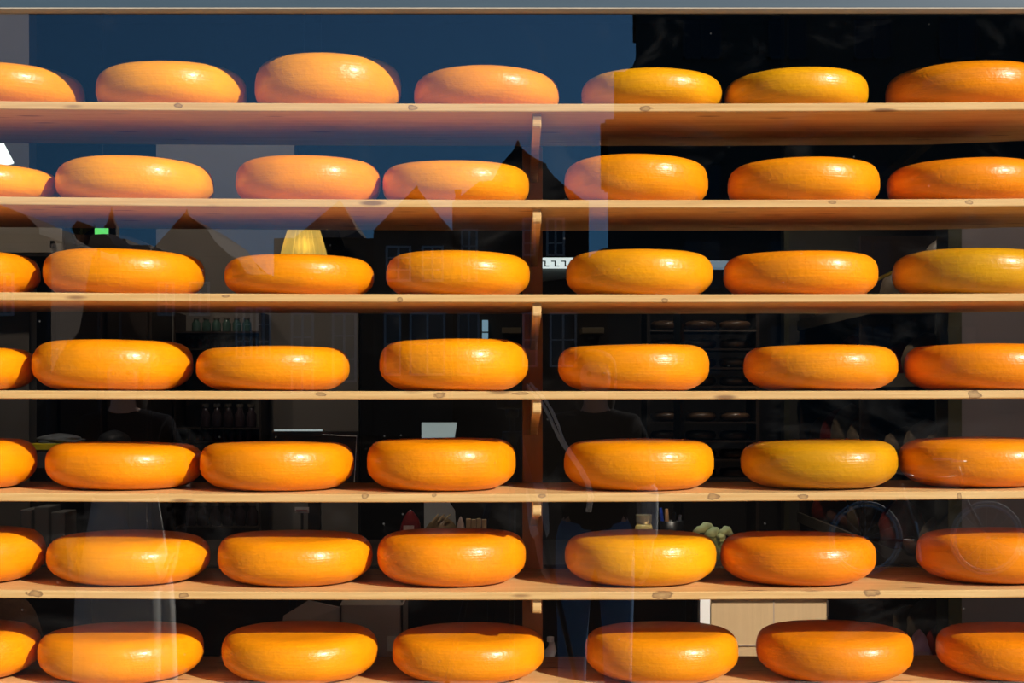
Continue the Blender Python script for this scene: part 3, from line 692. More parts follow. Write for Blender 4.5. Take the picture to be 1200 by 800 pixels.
bm = lump(PX(540.5, d), d - 0.05, CT, 0.016, 0.014, PZ(603, d) - CT, 17, 0.2, 0.1); tag(obj('sweet_packet', bm, M['redwhite'], smooth=True), 'small red and white packet right of the brown loaf', 'packet')
for k in range(4):
    bm = NB(); x0 = PX(546 + k * 6.2, d); box(bm, x0, x0 + 0.0145, d, d + 0.03, CT, PZ(608 + (k % 2) * 0.8, d), 0.002)
    tag(obj('biscuit_pack', bm, M['biscuit']), ['pale biscuit pack nearest the red and white packet', 'second pale biscuit pack, counting away from the red and white packet', 'third pale biscuit pack, counting away from the red and white packet', 'pale biscuit pack at the end nearest the upright'][k], 'packet', 'biscuit packs on the counter')
# monitor, tablet, printer with yellow card, cartons
dm = 4.8
t = thing('monitor', 'black screen on the counter with a glowing painted glint along its top edge', 'monitor', (PX(368, dm), dm, CT))
bm = NB(); box(bm, PX(318, dm), PX(420, dm), dm, dm + 0.03, PZ(585, dm), PZ(505, dm), 0.003); part(t, 'screen', bm, M['black'])
bm = NB(); box(bm, PX(321, dm), PX(377, dm), dm + 0.001, dm + 0.02, PZ(505, dm), PZ(503.2, dm)); part(t, 'top_edge', bm, M['edge_glint'])
bm = NB(); tube(bm, [P(378, 509, dm - 0.01), P(418, 511, dm - 0.01), P(415, 566, dm - 0.01)], 0.0016, 6); part(t, 'cable', bm, M['steel'])
bm = NB(); box(bm, PX(368, dm) - 0.02, PX(368, dm) + 0.02, dm + 0.005, dm + 0.025, CT, PZ(585, dm)); part(t, 'stand', bm, M['black'])
bm = NB(); box(bm, PX(368, dm) - 0.09, PX(368, dm) + 0.09, dm - 0.05, dm + 0.07, CT, CT + 0.01); part(t, 'foot', bm, M['black'])
bm = NB(); box(bm, PX(345.5, 4.5), PX(362, 4.5), 4.5, 4.503, PZ(601, 4.5), PZ(594, 4.5)); t = thing('price_card', 'small white price card on a black stand below the black screen', 'card', (PX(354, 4.5), 4.5, CT))
part(t, 'card', bm, mat('grey_white_card', (0.42, 0.42, 0.42), 0.6)); bm = NB(); box(bm, -0.004, 0.004, 0.0, 0.004, 0, PZ(601, 4.5) - CT); obj('stem', bm, M['black'], t)
bm = NB(); box(bm, -0.025, 0.025, -0.02, 0.02, 0, 0.004); obj('foot', bm, M['black'], t)
bm = NB(); box(bm, PX(347, 4.5), PX(360.5, 4.5), 4.4985, 4.5, PZ(598.4, 4.5), PZ(596.8, 4.5)); part(t, 'printed_line', bm, mat('pinkish_print', (0.2, 0.10, 0.11), 0.6))
t = thing('tablet', 'pale tilted tablet on a stand left of the upright', 'tablet', (PX(515, dm), dm, CT))
bm = NB()
v = [bm.verts.new(p) for p in (P(494, 524, dm), P(531, 524, dm), P(535.5, 496, dm + 0.03), P(494, 496, dm + 0.03))]
f = bm.faces.new(v); r = bmesh.ops.extrude_face_region(bm, geom=[f])
for q in r['geom']:
    if isinstance(q, bmesh.types.BMVert): q.co += Vector((0, 0.008, 0.003))
part(t, 'screen', bm, mat('lit_tablet_screen', (0.3, 0.33, 0.33), 0.4, emit=(0.26, 0.34, 0.335), estr=0.72))
bm = NB(); box(bm, -0.01, 0.01, 0.012, 0.022, 0, PZ(520, dm) - CT); obj('stand', bm, M['black'], t)
bm = NB(); box(bm, -0.06, 0.06, -0.04, 0.06, 0, 0.008); obj('foot', bm, M['black'], t)
t = thing('printer', 'black box shaped machine under the yellow card at the left', 'printer', (PX(60, dm), dm + 0.12, CT))
bm = NB(); box(bm, PX(34, dm), PX(150, dm), dm, dm + 0.25, CT, PZ(527, dm), 0.01); part(t, 'body', bm, M['black'])
bm = NB(); box(bm, PX(40, dm), PX(60, dm), dm - 0.003, dm, PZ(548, dm), PZ(530, dm)); part(t, 'front_panel', bm, mat('dim_grey_panel', (0.10, 0.10, 0.11), 0.5))
bm = NB(); box(bm, PX(32, dm), PX(90, dm), dm - 0.004, dm + 0.2, PZ(527, dm), PZ(519.5, dm), 0.002); tag(obj('yellow_folder', bm, M['yellow']), 'bright yellow folder lying on the black machine', 'folder')
bm = lump(PX(62, dm), dm + 0.08, PZ(519.5, dm), 0.085, 0.07, PZ(508, dm) - PZ(519.5, dm), 21, 0.25, 0.4); tag(obj('grey_bag', bm, M['grey_bag'], smooth=True), 'grey crinkled plastic bag on top of the yellow folder', 'bag')
bm = lump(PX(124, dm), dm + 0.1, PZ(527, dm), 0.055, 0.06, PZ(504, dm) - PZ(527, dm), 23, 0.08, 0.1); tag(obj('dark_bundle', bm, mat('black_cloth', (0.012, 0.012, 0.016), 0.6), smooth=True), 'rounded black bundle on the machine behind the yellow folder', 'bundle')
for k, (x0, x1, y0) in enumerate(((24, 37, 597), (40, 57, 594), (60, 76, 600))):
    bm = NB(); box(bm, PX(x0, 4.5), PX(x1, 4.5), 4.5, 4.62, CT, PZ(y0, 4.5), 0.003)
    t = tag(obj('small_carton', bm, mat('dull_white_carton', (0.13, 0.125, 0.12), 0.7)), ['narrowest dull carton at the far left of the counter', 'tallest of the three dull cartons on the counter', 'dull carton on the counter nearest the pale skirt reflection'][k], 'carton', 'dull cartons at the left of the counter')

# ---- hanging lamps, exit light, plant, arched cupboard
def fluted(R0, R1, h, n=40, amp=0.05):
    bm = NB(); rings = []
    for k in range(9):
        u = k / 8; r = R0 + (R1 - R0) * (u ** 0.8)
        rings.append([bm.verts.new((r * (1 + amp * (1 if i % 2 else -1)) * math.cos(2 * PI * i / (2 * n)), r * (1 + amp * (1 if i % 2 else -1)) * math.sin(2 * PI * i / (2 * n)), -h * u)) for i in range(2 * n)])
    for A_, B_ in zip(rings, rings[1:]):
        for i in range(2 * n):
            j = (i + 1) % (2 * n); bm.faces.new((A_[i], B_[i], B_[j], A_[j]))
    bmesh.ops.solidify(bm, geom=bm.faces[:], thickness=0.0015)
    return bm
dl = 5.4
zb = PZ(303, dl); ztp = PZ(262, dl)
t = thing('pendant_lamp', 'fluted polished brass pendant lamp glowing between two shelves', 'lamp', (PX(356, dl), dl, zb))
bm = fluted(0.045, 0.082, ztp - zb, 22, 0.07); bmesh.ops.translate(bm, verts=bm.verts, vec=(0, 0, ztp - zb)); obj('shade', bm, M['brass'], t)
bm = lathe(NB(), [(0.0, ztp - zb + 0.03), (0.02, ztp - zb + 0.03), (0.046, ztp - zb), (0, ztp - zb)], 20); obj('cap', bm, M['brass'], t, True)
bm = NB(); tube(bm, [(0, 0, ztp - zb + 0.02), (0, 0, RZ1 - zb)], 0.0016, 6); obj('cable', bm, M['black'], t)
bm = NB(); bmesh.ops.create_uvsphere(bm, u_segments=16, v_segments=10, radius=0.022); bmesh.ops.translate(bm, verts=bm.verts, vec=(0, 0, 0.05)); obj('bulb', bm, mat('warm_bulb', (1, 0.9, 0.7), 0.4, emit=(1.0, 0.75, 0.4), estr=6), t, True)
dl2 = 5.75; zb = PZ(303, dl2); ztp = PZ(262, dl2)
t = thing('pendant_lamp', 'dark smoked dome pendant lamp right of the brass one', 'lamp', (PX(376, dl2), dl2, zb))
hh = ztp - zb
bm = lathe(NB(), [(0.097 * math.sin(PI / 2 * k / 8), hh * math.cos(PI / 2 * k / 8) * 1.05) for k in range(1, 9)], 32); bmesh.ops.solidify(bm, geom=bm.faces[:], thickness=0.002)
obj('shade', bm, mat('smoked_brown_metal', (0.16, 0.12, 0.05), 0.35, 0.8), t, True)
bm = NB(); tube(bm, [(0, 0, hh * 0.98), (0, 0, RZ1 - zb)], 0.0016, 6); obj('cable', bm, M['black'], t)
t = thing('pendant_lamp', 'white glowing lamp shade at the left picture edge', 'lamp', (PX(-18, 5.4), 5.4, PZ(189, 5.4)))
hh = PZ(160, 5.4) - PZ(189, 5.4)
bm = lathe(NB(), [(0.055, hh), (0.101, 0.0)], 32); bmesh.ops.solidify(bm, geom=bm.faces[:], thickness=0.002); obj('shade', bm, M['lamp_glow'], t, True)
bm = lathe(NB(), [(0, hh + 0.02), (0.02, hh + 0.02), (0.056, hh), (0, hh)], 20); obj('cap', bm, M['white'], t)
bm = NB(); tube(bm, [(0, 0, hh), (0, 0, RZ1 - PZ(189, 5.4))], 0.004, 6); obj('cable', bm, M['black'], t)
dx = 7.2
t = thing('exit_light', 'small glowing green exit light hanging in the dark shop', 'sign', (PX(119, dx), dx, PZ(281, dx)))
bm = NB(); box(bm, -0.033, 0.033, 0.003, 0.03, 0, 0.085, 0.003); obj('housing', bm, M['black'], t)
bm = NB(); box(bm, -0.033, 0.033, 0, 0.003, 0.0, 0.024); obj('panel', bm, M['green_glow'], t)
bm = NB(); box(bm, -0.033, 0.033, 0, 0.003, 0.027, 0.083); obj('panel', bm, M['green_glow'], t)
bm = NB(); tube(bm, [(0, 0.015, 0.08), (0, 0.015, RZ1 - PZ(281, dx))], 0.004, 6); obj('rod', bm, M['black'], t)
# arched dark cupboard
dc = 6.75; xa, xb = PX(66, dc), PX(178, dc)
pts = [(xa, 0), (xb, 0), (xb, PZ(300, dc))]
for k in range(13):
    th = PI * k / 12; pts.append(((xa + xb) / 2 + (xb - xa) / 2 * math.cos(th), PZ(296, dc) + (PZ(274, dc) - PZ(296, dc)) * math.sin(th)))
pts += [(xa, PZ(300, dc))]
t = thing('cupboard', 'tall dark cupboard with an arched top at the left of the shop', 'cupboard', ((xa + xb) / 2, dc, 0))
bm = prism_y(NB(), pts, dc, dc + 0.4); part(t, 'body', bm, M['dark_wood'])
for k in (0, 1):
    x0 = xa + 0.02 + k * ((xb - xa) / 2 - 0.005); bm = NB(); box(bm, x0, x0 + (xb - xa) / 2 - 0.03, dc - 0.015, dc, 0.1, PZ(300, dc) - 0.03, 0.004); dr = part(t, 'door', bm, M['dark_wood'])
    bm = NB(); bmesh.ops.create_icosphere(bm, subdivisions=1, radius=0.012); bmesh.ops.translate(bm, verts=bm.verts, vec=((xa + xb) / 2 + (0.03 if k else -0.03), dc - 0.025, 1.0)); part(t, 'knob', bm, M['brass'], parent=dr)
t = thing('potted_plant', 'yellow green leafy plant on the wall cupboard at the left', 'plant', (PX(95, 6.3), 6.3, PZ(287, 6.3)))
bm = lathe(NB(), [(0, 0), (0.03, 0), (0.04, 0.04), (0.035, 0.04), (0, 0.035)], 14); obj('pot', bm, M['jute'], t)
rl = random.Random(4)
for k in range(16):
    th = rl.uniform(0, 2 * PI); ln = rl.uniform(0.05, 0.10); up = rl.uniform(0.03, 0.075)
    dv = Vector((math.cos(th), math.sin(th) * 0.7, 0)); sd = Vector((-dv.y, dv.x, 0)); bm = NB(); b0 = Vector((0, 0, 0.035))
    p1 = b0 + dv * ln * 0.5 + Vector((0, 0, up)); p2 = b0 + dv * ln + Vector((0, 0, up * 0.8)); w = 0.014
    v = [bm.verts.new(q) for q in (b0, p1 + sd * w, p2, p1 - sd * w)]; bm.faces.new((v[0], v[1], v[2])); bm.faces.new((v[0], v[2], v[3]))
    bmesh.ops.solidify(bm, geom=bm.faces[:], thickness=0.001); obj('leaf', bm, M['leaf'], t)
t = thing('wall_cupboard', 'pale beige wall cupboard at the far left under the white lamp', 'cupboard', (PX(20, 6.2), 6.4, PZ(298, 6.2)))
bm = NB(); box(bm, PX(-90, 6.2), PX(76, 6.2), 6.2, 6.4, PZ(298, 6.2), PZ(255, 6.2), 0.004); part(t, 'body', bm, mat('beige_paint', (0.42, 0.35, 0.28), 0.6, var=0.1, scale=4))
bm = NB(); box(bm, PX(-8, 6.18), PX(73, 6.18), 6.185, 6.2, PZ(296.5, 6.2), PZ(257, 6.2), 0.003); dr = part(t, 'door', bm, mat('beige_paint_door', (0.45, 0.38, 0.31), 0.6, var=0.1, scale=4))
bm = NB(); box(bm, PX(60, 6.18), PX(64, 6.18), 6.165, 6.185, PZ(291, 6.2), PZ(283, 6.2), 0.002); part(t, 'handle', bm, M['black'], parent=dr)
bm = NB(); box(bm, PX(-92, 6.18), PX(78, 6.18), 6.18, 6.4, PZ(300.5, 6.2), PZ(298, 6.2)); part(t, 'shelf', bm, M['dark_wood'])

# ---- shelf of jars on the pale partition
dj = 7.28
t = thing('jar_shelf', 'wooden wall shelf crowded with jars in the dim back of the shop', 'shelf', (PX(256, dj), dj + 0.2, PZ(622, dj)))
for y in (388, 408, 501, 516.5, 617):
    bm = NB(); box(bm, PX(206, dj), PX(304, dj), dj - 0.01, 7.5, PZ(y + 2, dj), PZ(y, dj)); part(t, 'board', bm, M['dark_wood'])
for x in (204, 304):
    bm = NB(); box(bm, PX(x, dj), PX(x + 2.5, dj), dj - 0.01, 7.5, PZ(640, dj), PZ(366, dj)); part(t, 'side', bm, M['dark_wood'])
def jar_row(n, x0, x1, ytop, ybot, m, what, group, shoulder):
    w = (x1 - x0) / n
    for k in range(n):
        z0 = PZ(ybot, dj); h = PZ(ytop, dj) - z0; r = (w * 0.44) * dj / F
        t = thing('jar', '%s, %s from the left %s' % (what, NTH[k] if k < 7 else ['eighth', 'ninth'][k - 7], group[1]), 'jar', (PX(x0 + w * (k + 0.5), dj), dj + 0.08, z0), group=group[0])
        bm = lathe(NB(), [(0, 0), (r * 0.92, 0), (r, h * 0.06), (r, h * shoulder), (r * 0.62, h * (shoulder + 0.12)), (r * 0.6, h * 0.86), (0, h * 0.86)], 14); obj('body', bm, m, t, True)
        bm = lathe(NB(), [(0, h * 0.86), (r * 0.7, h * 0.86), (r * 0.7, h), (0, h)], 14); obj('lid', bm, M['lid'], t)
jar_row(6, 220, 292, 371, 388, M['jar_green'], 'greenish jar', ('green jars on the top board', "on the jar shelf's top board"), 0.62)
jar_row(9, 216, 298, 394, 408, M['jar_red'], 'dark red jar', ('red jars on the second board', "on the jar shelf's second board"), 0.66)
jar_row(5, 230, 298, 473, 501, M['jar_dark'], 'dark bottle shaped jar', ('dark jars on the third board', "on the jar shelf's third board"), 0.55)
jar_row(8, 214, 292, 502.5, 516.5, M['jar_red'], 'dull red jar', ('red jars on the fourth board', "on the jar shelf's fourth board"), 0.66)
jar_row(6, 212, 300, 590, 617, M['jar_dark'], 'tall dark jar', ('dark jars on the lowest board', "on the jar shelf's lowest board"), 0.6)

# ---- rack of small dark cheeses at the back
dr_ = 7.0
t = thing('cheese_rack', 'dark wooden rack of small cheeses in the dim back of the shop', 'rack', (PX(824, dr_), dr_ + 0.2, 0))
RB = [386, 408, 430, 452, 494, 516, 538, 560]
for y in RB:
    bm = NB(); box(bm, PX(762, dr_), PX(886, dr_), dr_, dr_ + 0.3, PZ(y + 2.4, dr_), PZ(y, dr_)); part(t, 'board', bm, mat('lit_rack_board', (0.09, 0.07, 0.06), 0.5, var=0.2) if y == 386 else M['dark_wood'])  # top board paler, its faint light put into the colour
for x in (758, 886):
    bm = NB(); box(bm, PX(x, dr_), PX(x + 4, dr_), dr_, dr_ + 0.3, 0, PZ(350, dr_)); part(t, 'side', bm, M['dark_wood'])
src = None
for i, y in enumerate(RB):
    for k in range(3):
        loc = (PX(783 + k * 41, dr_), dr_ + 0.10, PZ(y, dr_))
        if src is None:
            prof = profile(0.075, 0.046, 2.3, 0.028, 0.0); o = obj('small_cheese', lathe(NB(), prof, 24), M['rack_cheese'], smooth=True); src = o
        else: o = src.copy(); C.objects.link(o)
        o.location = loc
        tag(o, 'small dark cheese, %s from the left on the %s board of the back rack' % (NTH[k], ['top', 'second', 'third', 'fourth', 'fifth', 'sixth', 'seventh', 'lowest'][i]), 'cheese', 'small cheeses on the back rack')

# ---- goods rack along the right side
xg = 1.52
t = thing('goods_rack', 'dim rack of packets running back along the right side of the shop', 'rack', (xg + 0.2, 6.5, 0))
GZ = [0.55, 0.92, 1.28, 1.62, 1.93]
for z in GZ:
    bm = NB(); box(bm, xg, xg + 0.32, 5.15, 7.9, z - 0.022, z, 0.003); part(t, 'board', bm, M['dark_wood'])
    bm = NB(); box(bm, xg - 0.012, xg, 5.15, 7.9, z - 0.03, z + 0.022); part(t, 'edge_strip', bm, mat('dull_tan_strip', (0.13, 0.105, 0.07), 0.5))
for y in (5.15, 6.5, 7.86):
    bm = NB(); box(bm, xg - 0.0, xg + 0.32, y, y + 0.04, 0, 2.25); part(t, 'upright', bm, M['dark_wood'])
rg = random.Random(12); gm = [M['produce_a'], M['produce_b'], M['produce_c'], M['produce_b']]
ON = ['lowest', 'second', 'third', 'fourth', 'top']
for i, z in enumerate(GZ):
    y = 5.25; k = 0
    while y < 7.7 and k < 9:
        w = rg.uniform(0.16, 0.26); h = rg.uniform(0.13, 0.24); ki = rg.randrange(4)
        if y < 6.5 < y + w + 0.05: y = 6.56
        if ki == 0:
            bm = NB(); yy = y + w / 2
            tube(bm, [(xg + 0.10, y, z + 0.035), (xg + 0.09, y + 0.02, z + 0.036), (xg + 0.08, yy, z + 0.036), (xg + 0.09, y + w - 0.03, z + 0.036), (xg + 0.11, y + w - 0.01, z + 0.035)], [0.012, 0.034, 0.036, 0.034, 0.012], 12)
            what, nm = 'dark dried sausage', 'dried_sausage'
        else:
            bm = lump(xg + 0.12, y + w / 2, z, 0.10, w * 0.46, h, 40 + i * 9 + k, 0.12, 0.1, 14, 9)
            what, nm = ('brown packet', 'brown_packet') if ki != 2 else ('red packet', 'red_packet')
        tag(obj(nm, bm, gm[ki], smooth=True), '%s, %s from the front on the %s board of the side rack' % (what, ['first', 'second', 'third', 'fourth', 'fifth', 'sixth', 'seventh', 'eighth', 'ninth'][k], ON[i]), 'packet' if ki else 'sausage', 'wares on the side rack')
        y += w + rg.uniform(0.04, 0.10); k += 1

# ---- white fretted canopy of a display case
dv = 6.2
t = thing('display_case', 'display case with a white canopy with added glow, bearing a row of hooked key shapes', 'display', (PX(730, dv), dv + 0.15, 0))
bm = NB(); box(bm, PX(628, dv), PX(802, dv), dv, dv + 0.3, PZ(314, dv), PZ(301.5, dv), 0.004); part(t, 'canopy', bm, M['frieze_glow'])
for k in range(14):
    x = 634 + k * 11.8
    if x > 790: break
    bm = NB()
    for (a0, a1, b0, b1) in ((x, x + 5.2, 305.4, 306.6), (x + 4.0, x + 5.6, 305.4, 312.2), (x + 4.0, x + 9.4, 311.0, 312.2)):
        box(bm, PX(a0, dv), PX(a1, dv), dv - 0.004, dv + 0.001, PZ(b1, dv), PZ(b0, dv))
    part(t, 'key_shape', bm, M['sign_grey'])
bm = NB(); pts = [(PX(628, dv), PZ(314, dv)), (PX(802, dv), PZ(314, dv))]
for k in range(17):
    u = k / 16; pts.append((PX(802 - 174 * u, dv), PZ(331 - 6.0 * math.sin(PI * u) ** 0.6 * 1.2, dv)))
bm = prism_y(bm, pts, dv + 0.02, dv + 0.05); part(t, 'arch', bm, mat('dim_grey_arch', (0.11, 0.12, 0.115), 0.5))
bm = NB(); box(bm, PX(802, dv), PX(860, dv), dv + 0.05, dv + 0.12, PZ(313, dv), PZ(304, dv), 0.003); part(t, 'strip_lamp', bm, M['blue_glow'])
for x in (628, 798):
    bm = NB(); box(bm, PX(x, dv), PX(x + 4, dv), dv + 0.02, dv + 0.28, 0, PZ(314, dv)); part(t, 'side', bm, M['black'])
bm = NB(); box(bm, PX(628, dv), PX(802, dv), dv + 0.02, dv + 0.28, 0, 0.9); part(t, 'base', bm, M['dark_wood'])
# invented glowing pane for a pale blue gleam and two lit shelf edges far back
w2 = struct(bpy.data.objects.new('added_glow_pane', None)); C.objects.link(w2); w2.location = (PX(568, 8.58), 8.58, PZ(397, 8.58))
bm = NB(); box(bm, PX(565, 8.58), PX(572, 8.58), 8.57, 8.6, PZ(397, 8.58), PZ(375, 8.58)); part(w2, 'pane', bm, M['slit'])
bm = NB(); box(bm, PX(564, 8.58), PX(573, 8.58), 8.56, 8.6, PZ(390, 8.58), PZ(388.5, 8.58)); part(w2, 'glazing_bar', bm, M['dark_wood'])
for k, (x0, x1) in enumerate(((588, 611), (682, 708))):
    bm = NB(); box(bm, PX(x0, 8.3), PX(x1, 8.3), 8.3, RY1, PZ(390.5, 8.3), PZ(383.5, 8.3), 0.004)
    tag(obj('wall_shelf', bm, mat('dull_oak', (0.13, 0.095, 0.05), 0.5, var=0.2)), ['short oak wall shelf far back, left of the upright', 'short oak wall shelf far back, right of the upright'][k], 'shelf', 'short wall shelves far back')
# cane leaning against the mauve partition
bm = NB(); c0, c1 = P(1005, 338, 5.14), P(1107, 290.5, 5.10)
t = thing('cane', 'thin yellow green cane with a dark tip slanting between two cheeses', 'cane', c0)
c0b = c0 + (c0 - c1) * 0.4
tube(bm, [c0b, c0, c0.lerp(c1, 0.3), c0.lerp(c1, 0.6), c1], [0.007, 0.007, 0.006, 0.0055, 0.005], 8); part(t, 'stem', bm, M['bamboo'])
bm = NB(); tube(bm, [c1, c1 + (c1 - c0) * 0.06], [0.006, 0.004], 8); part(t, 'tip', bm, M['gasket'])
# ---------------------------------------------------------------- the street behind the camera (seen in the glass)
def RX(px, D): return (px - 600) * D / F
def RY(D): return 2 * YG - D
def house(name, label, D, body, roof, roof_kind, depth, m_wall, m_roof, windows=(), chimneys=(), cat='house', group='houses across the street'):
    """everything given in picture pixels of the mirror image at mirror depth D"""
    y1 = RY(D); y0 = y1 - depth
    x0, x1, ye = body; xa, xb, ze = RX(x0, D), RX(x1, D), PZ(ye, D)
    t = thing(name, label, cat, ((xa + xb) / 2, y1, 0), group=group)
    bm = NB(); box(bm, xa, xb, y0, y1, 0, ze); part(t, 'wall', bm, m_wall)
    if roof_kind == 'poly':
        bm = prism_y(NB(), [(RX(a, D), PZ(b, D)) for a, b in roof], y0 - 0.1, y1 + 0.15); part(t, 'roof', bm, m_roof)
    elif roof_kind == 'pyramid':
        (ax, ay), (l, r) = roof; bm = NB()
        b4 = [bm.verts.new(q) for q in ((RX(l, D), y0, ze), (RX(r, D), y0, ze), (RX(r, D), y1 + 0.2, ze), (RX(l, D), y1 + 0.2, ze))]
        ap = bm.verts.new((RX(ax, D), (y0 + y1) / 2, PZ(ay, (D + D + depth) / 2)))
        bm.faces.new(b4)
        for i in range(4): bm.faces.new((b4[i], b4[(i + 1) % 4], ap))
        bmesh.ops.recalc_face_normals(bm, faces=bm.faces[:]); part(t, 'roof', bm, m_roof)
    for (cx, cw, cy, cb) in chimneys:
        bm = NB(); s = cw / 2 * D / F; box(bm, RX(cx, D) - s, RX(cx, D) + s, (y0 + y1) / 2 - s, (y0 + y1) / 2 + s, PZ(cb, D), PZ(cy, D)); part(t, 'chimney', bm, m_wall)
        bm = NB(); box(bm, RX(cx, D) - s * 1.2, RX(cx, D) + s * 1.2, (y0 + y1) / 2 - s * 1.2, (y0 + y1) / 2 + s * 1.2, PZ(cy, D) - 0.15, PZ(cy, D)); part(t, 'chimney_cap', bm, m_wall)
    for (wx0, wx1, wy0, wy1, nx, ny) in windows:
        a, b, zt, zb = RX(wx0, D), RX(wx1, D), PZ(wy0, D), max(0.12, PZ(wy1, D)); bm = NB(); f = 0.09
        box(bm, a, b, y1, y1 + 0.07, zt - f, zt); box(bm, a, b, y1, y1 + 0.07, zb, zb + f)
        for i in range(nx + 1):
            xx = a + (b - a - f) * i / nx; box(bm, xx, xx + f, y1, y1 + 0.068, zb, zt)
        for j in range(1, ny):
            zz = zb + (zt - zb) * j / ny; box(bm, a, b, y1, y1 + 0.066, zz - 0.03, zz + 0.03)
        fr = part(t, 'window', bm, M['white_paint'])
        bm = NB(); box(bm, a + 0.01, b - 0.01, y1, y1 + 0.02, zb + 0.01, zt - 0.01); part(t, 'pane', bm, M['dark_pane'], parent=fr)
    return t
D0 = 60
def finial(t, px, py0, py1, D, y, r=0.10):
    bm = NB(); x = RX(px, D); tube(bm, [(x, y, PZ(py1, D)), (x, y, PZ((py0 + py1) / 2, D)), (x, y, PZ(py0, D))], [r, r * 0.6, 0.03], 8); part(t, 'finial', bm, M['stone'])
t = house('townhouse', 'house with a tall pointed roof and finial, leftmost of the reflected houses', D0, (174, 271.8, 300),
      [(172, 301), (217, 250), (243, 268), (272, 312), (272, 301)], 'poly', 9, M['brick2'], M['roof'], [(185, 205, 330, 370, 2, 3), (222, 246, 330, 370, 2, 3)])
finial(t, 217, 244, 252, D0, RY(D0) - 0.3)
house('townhouse', 'low house between the hipped roof house and the wide dark block', D0, (272.2, 320.6, 328), [(272.4, 329), (274, 322), (318, 322), (320.4, 329)], 'poly', 8, M['brick2'], M['roof'], [(276, 296, 360, 420, 2, 3), (300, 318, 360, 420, 2, 3)])
t = house('townhouse', 'wide dark block with a pyramid roof, reflected around the brass lamp', D0, (321, 437.6, 279), ((385, 234), (346, 424)), 'pyramid', 8, M['brick'], M['roof'],
      [(341, 368, 366, 424, 2, 2), (389, 418, 366, 448, 2, 3), (341, 368, 430, 462, 2, 1)], [(432, 8, 262, 282)])
t = house('townhouse', 'gabled house with a steep pointed roof, reflected below the fourth cheese of the second shelf', D0 - 0.5, (438, 529.6, 269), [(438, 270), (470, 238), (488, 219), (504, 240), (529.4, 270)], 'poly', 9, M['brick2'], M['roof_red'],
      [(452, 482, 288, 330, 2, 3), (494, 520, 288, 330, 2, 3), (450, 470, 366, 440, 1, 2), (480, 522, 366, 440, 2, 2)], [(443.5, 8, 245, 272)])
finial(t, 488, 216, 222, D0 - 0.5, RY(D0 - 0.5) - 0.3)
t = house('townhouse', 'large house with a chimney beside the pointed gable', D0 + 0.5, (530, 565.4, 237), [(530, 238), (562, 213), (565.4, 213), (565.4, 238)], 'poly', 10, M['brick'], M['roof'],
      [(540, 560, 268, 330, 2, 3), (536, 562, 366, 440, 2, 2)], [(531.5, 7, 202, 240)])
t = house('townhouse', 'tallest house with a curved gable and finial, reflected right of the upright', D0, (566, 690, 238), [(566, 239), (566, 213), (577, 212), (588, 192), (607, 170), (622, 183), (637, 191), (640, 192), (641, 197), (650, 208), (664, 220), (682, 234), (690, 236), (690, 239)], 'poly', 11, M['brick'], M['roof'],
      [(612, 628, 255, 300, 1, 3), (640, 662, 255, 300, 2, 3), (612, 630, 366, 430, 1, 2), (644, 676, 366, 430, 2, 2)])
finial(t, 607, 163, 172, D0, RY(D0) - 0.3, 0.16)
house('townhouse', 'low far house with a pinkish roof in the gap beside the tall building', D0 + 20, (684, 724, 306), [(684, 307), (694, 298), (704, 292), (724, 288), (724, 307)], 'poly', 8, M['brick2'], mat('pinkish_roof', (0.30, 0.17, 0.13), 0.8, var=0.2), [])
t = house('low_building', 'long low dark building at the foot of the church spire', D0 + 8, (60, 176, 287), [(60, 288), (66, 282), (96, 282), (100, 276), (106, 282), (148, 280), (150, 288)], 'poly', 8, M['brick'], M['roof'], [])
house('townhouse', 'plain long house behind the awnings at the far left', D0 - 8, (-420, 60, 276), [(-420, 277), (-414, 262), (54, 262), (60, 277)], 'poly', 9, M['brick'], M['roof'], [(a, a + 22, 320, 370, 2, 3) for a in (-300, -240, -180, -120, -60, -5)])
# church spire
D = 130; y = RY(D)
t = thing('church_spire', 'slim church spire reflected above the second cheese of the third shelf', 'church', (RX(129, D), y, 0))
s = D / F
bm = NB(); box(bm, RX(122, D), RX(136, D), y - 14 * s, y, 0, PZ(264, D)); part(t, 'tower', bm, M['stone'])
bm = lathe(NB(), [(7.2 * s, 0), (5 * s, 6 * s), (3.6 * s, 7 * s), (3.2 * s, 13 * s), (1.2 * s, 18 * s), (0.3 * s, 24 * s), (0, 24 * s)], 8, RX(129, D), y - 7 * s, PZ(264, D)); part(t, 'spire', bm, M['roof'])
D = 110; y = RY(D); s = D / F
t = thing('church_spire', 'small ball topped turret left of the slim spire', 'church', (RX(110, D), y, 0))
bm = NB(); box(bm, RX(107, D), RX(113, D), y - 6 * s, y, 0, PZ(272, D)); part(t, 'tower', bm, M['stone'])
bm = lathe(NB(), [(3 * s, 0), (1 * s, 3 * s), (1.6 * s, 5.5 * s), (0.6 * s, 8 * s), (0, 10 * s)], 8, RX(110, D), y - 3 * s, PZ(272, D)); part(t, 'spire', bm, M['roof'])
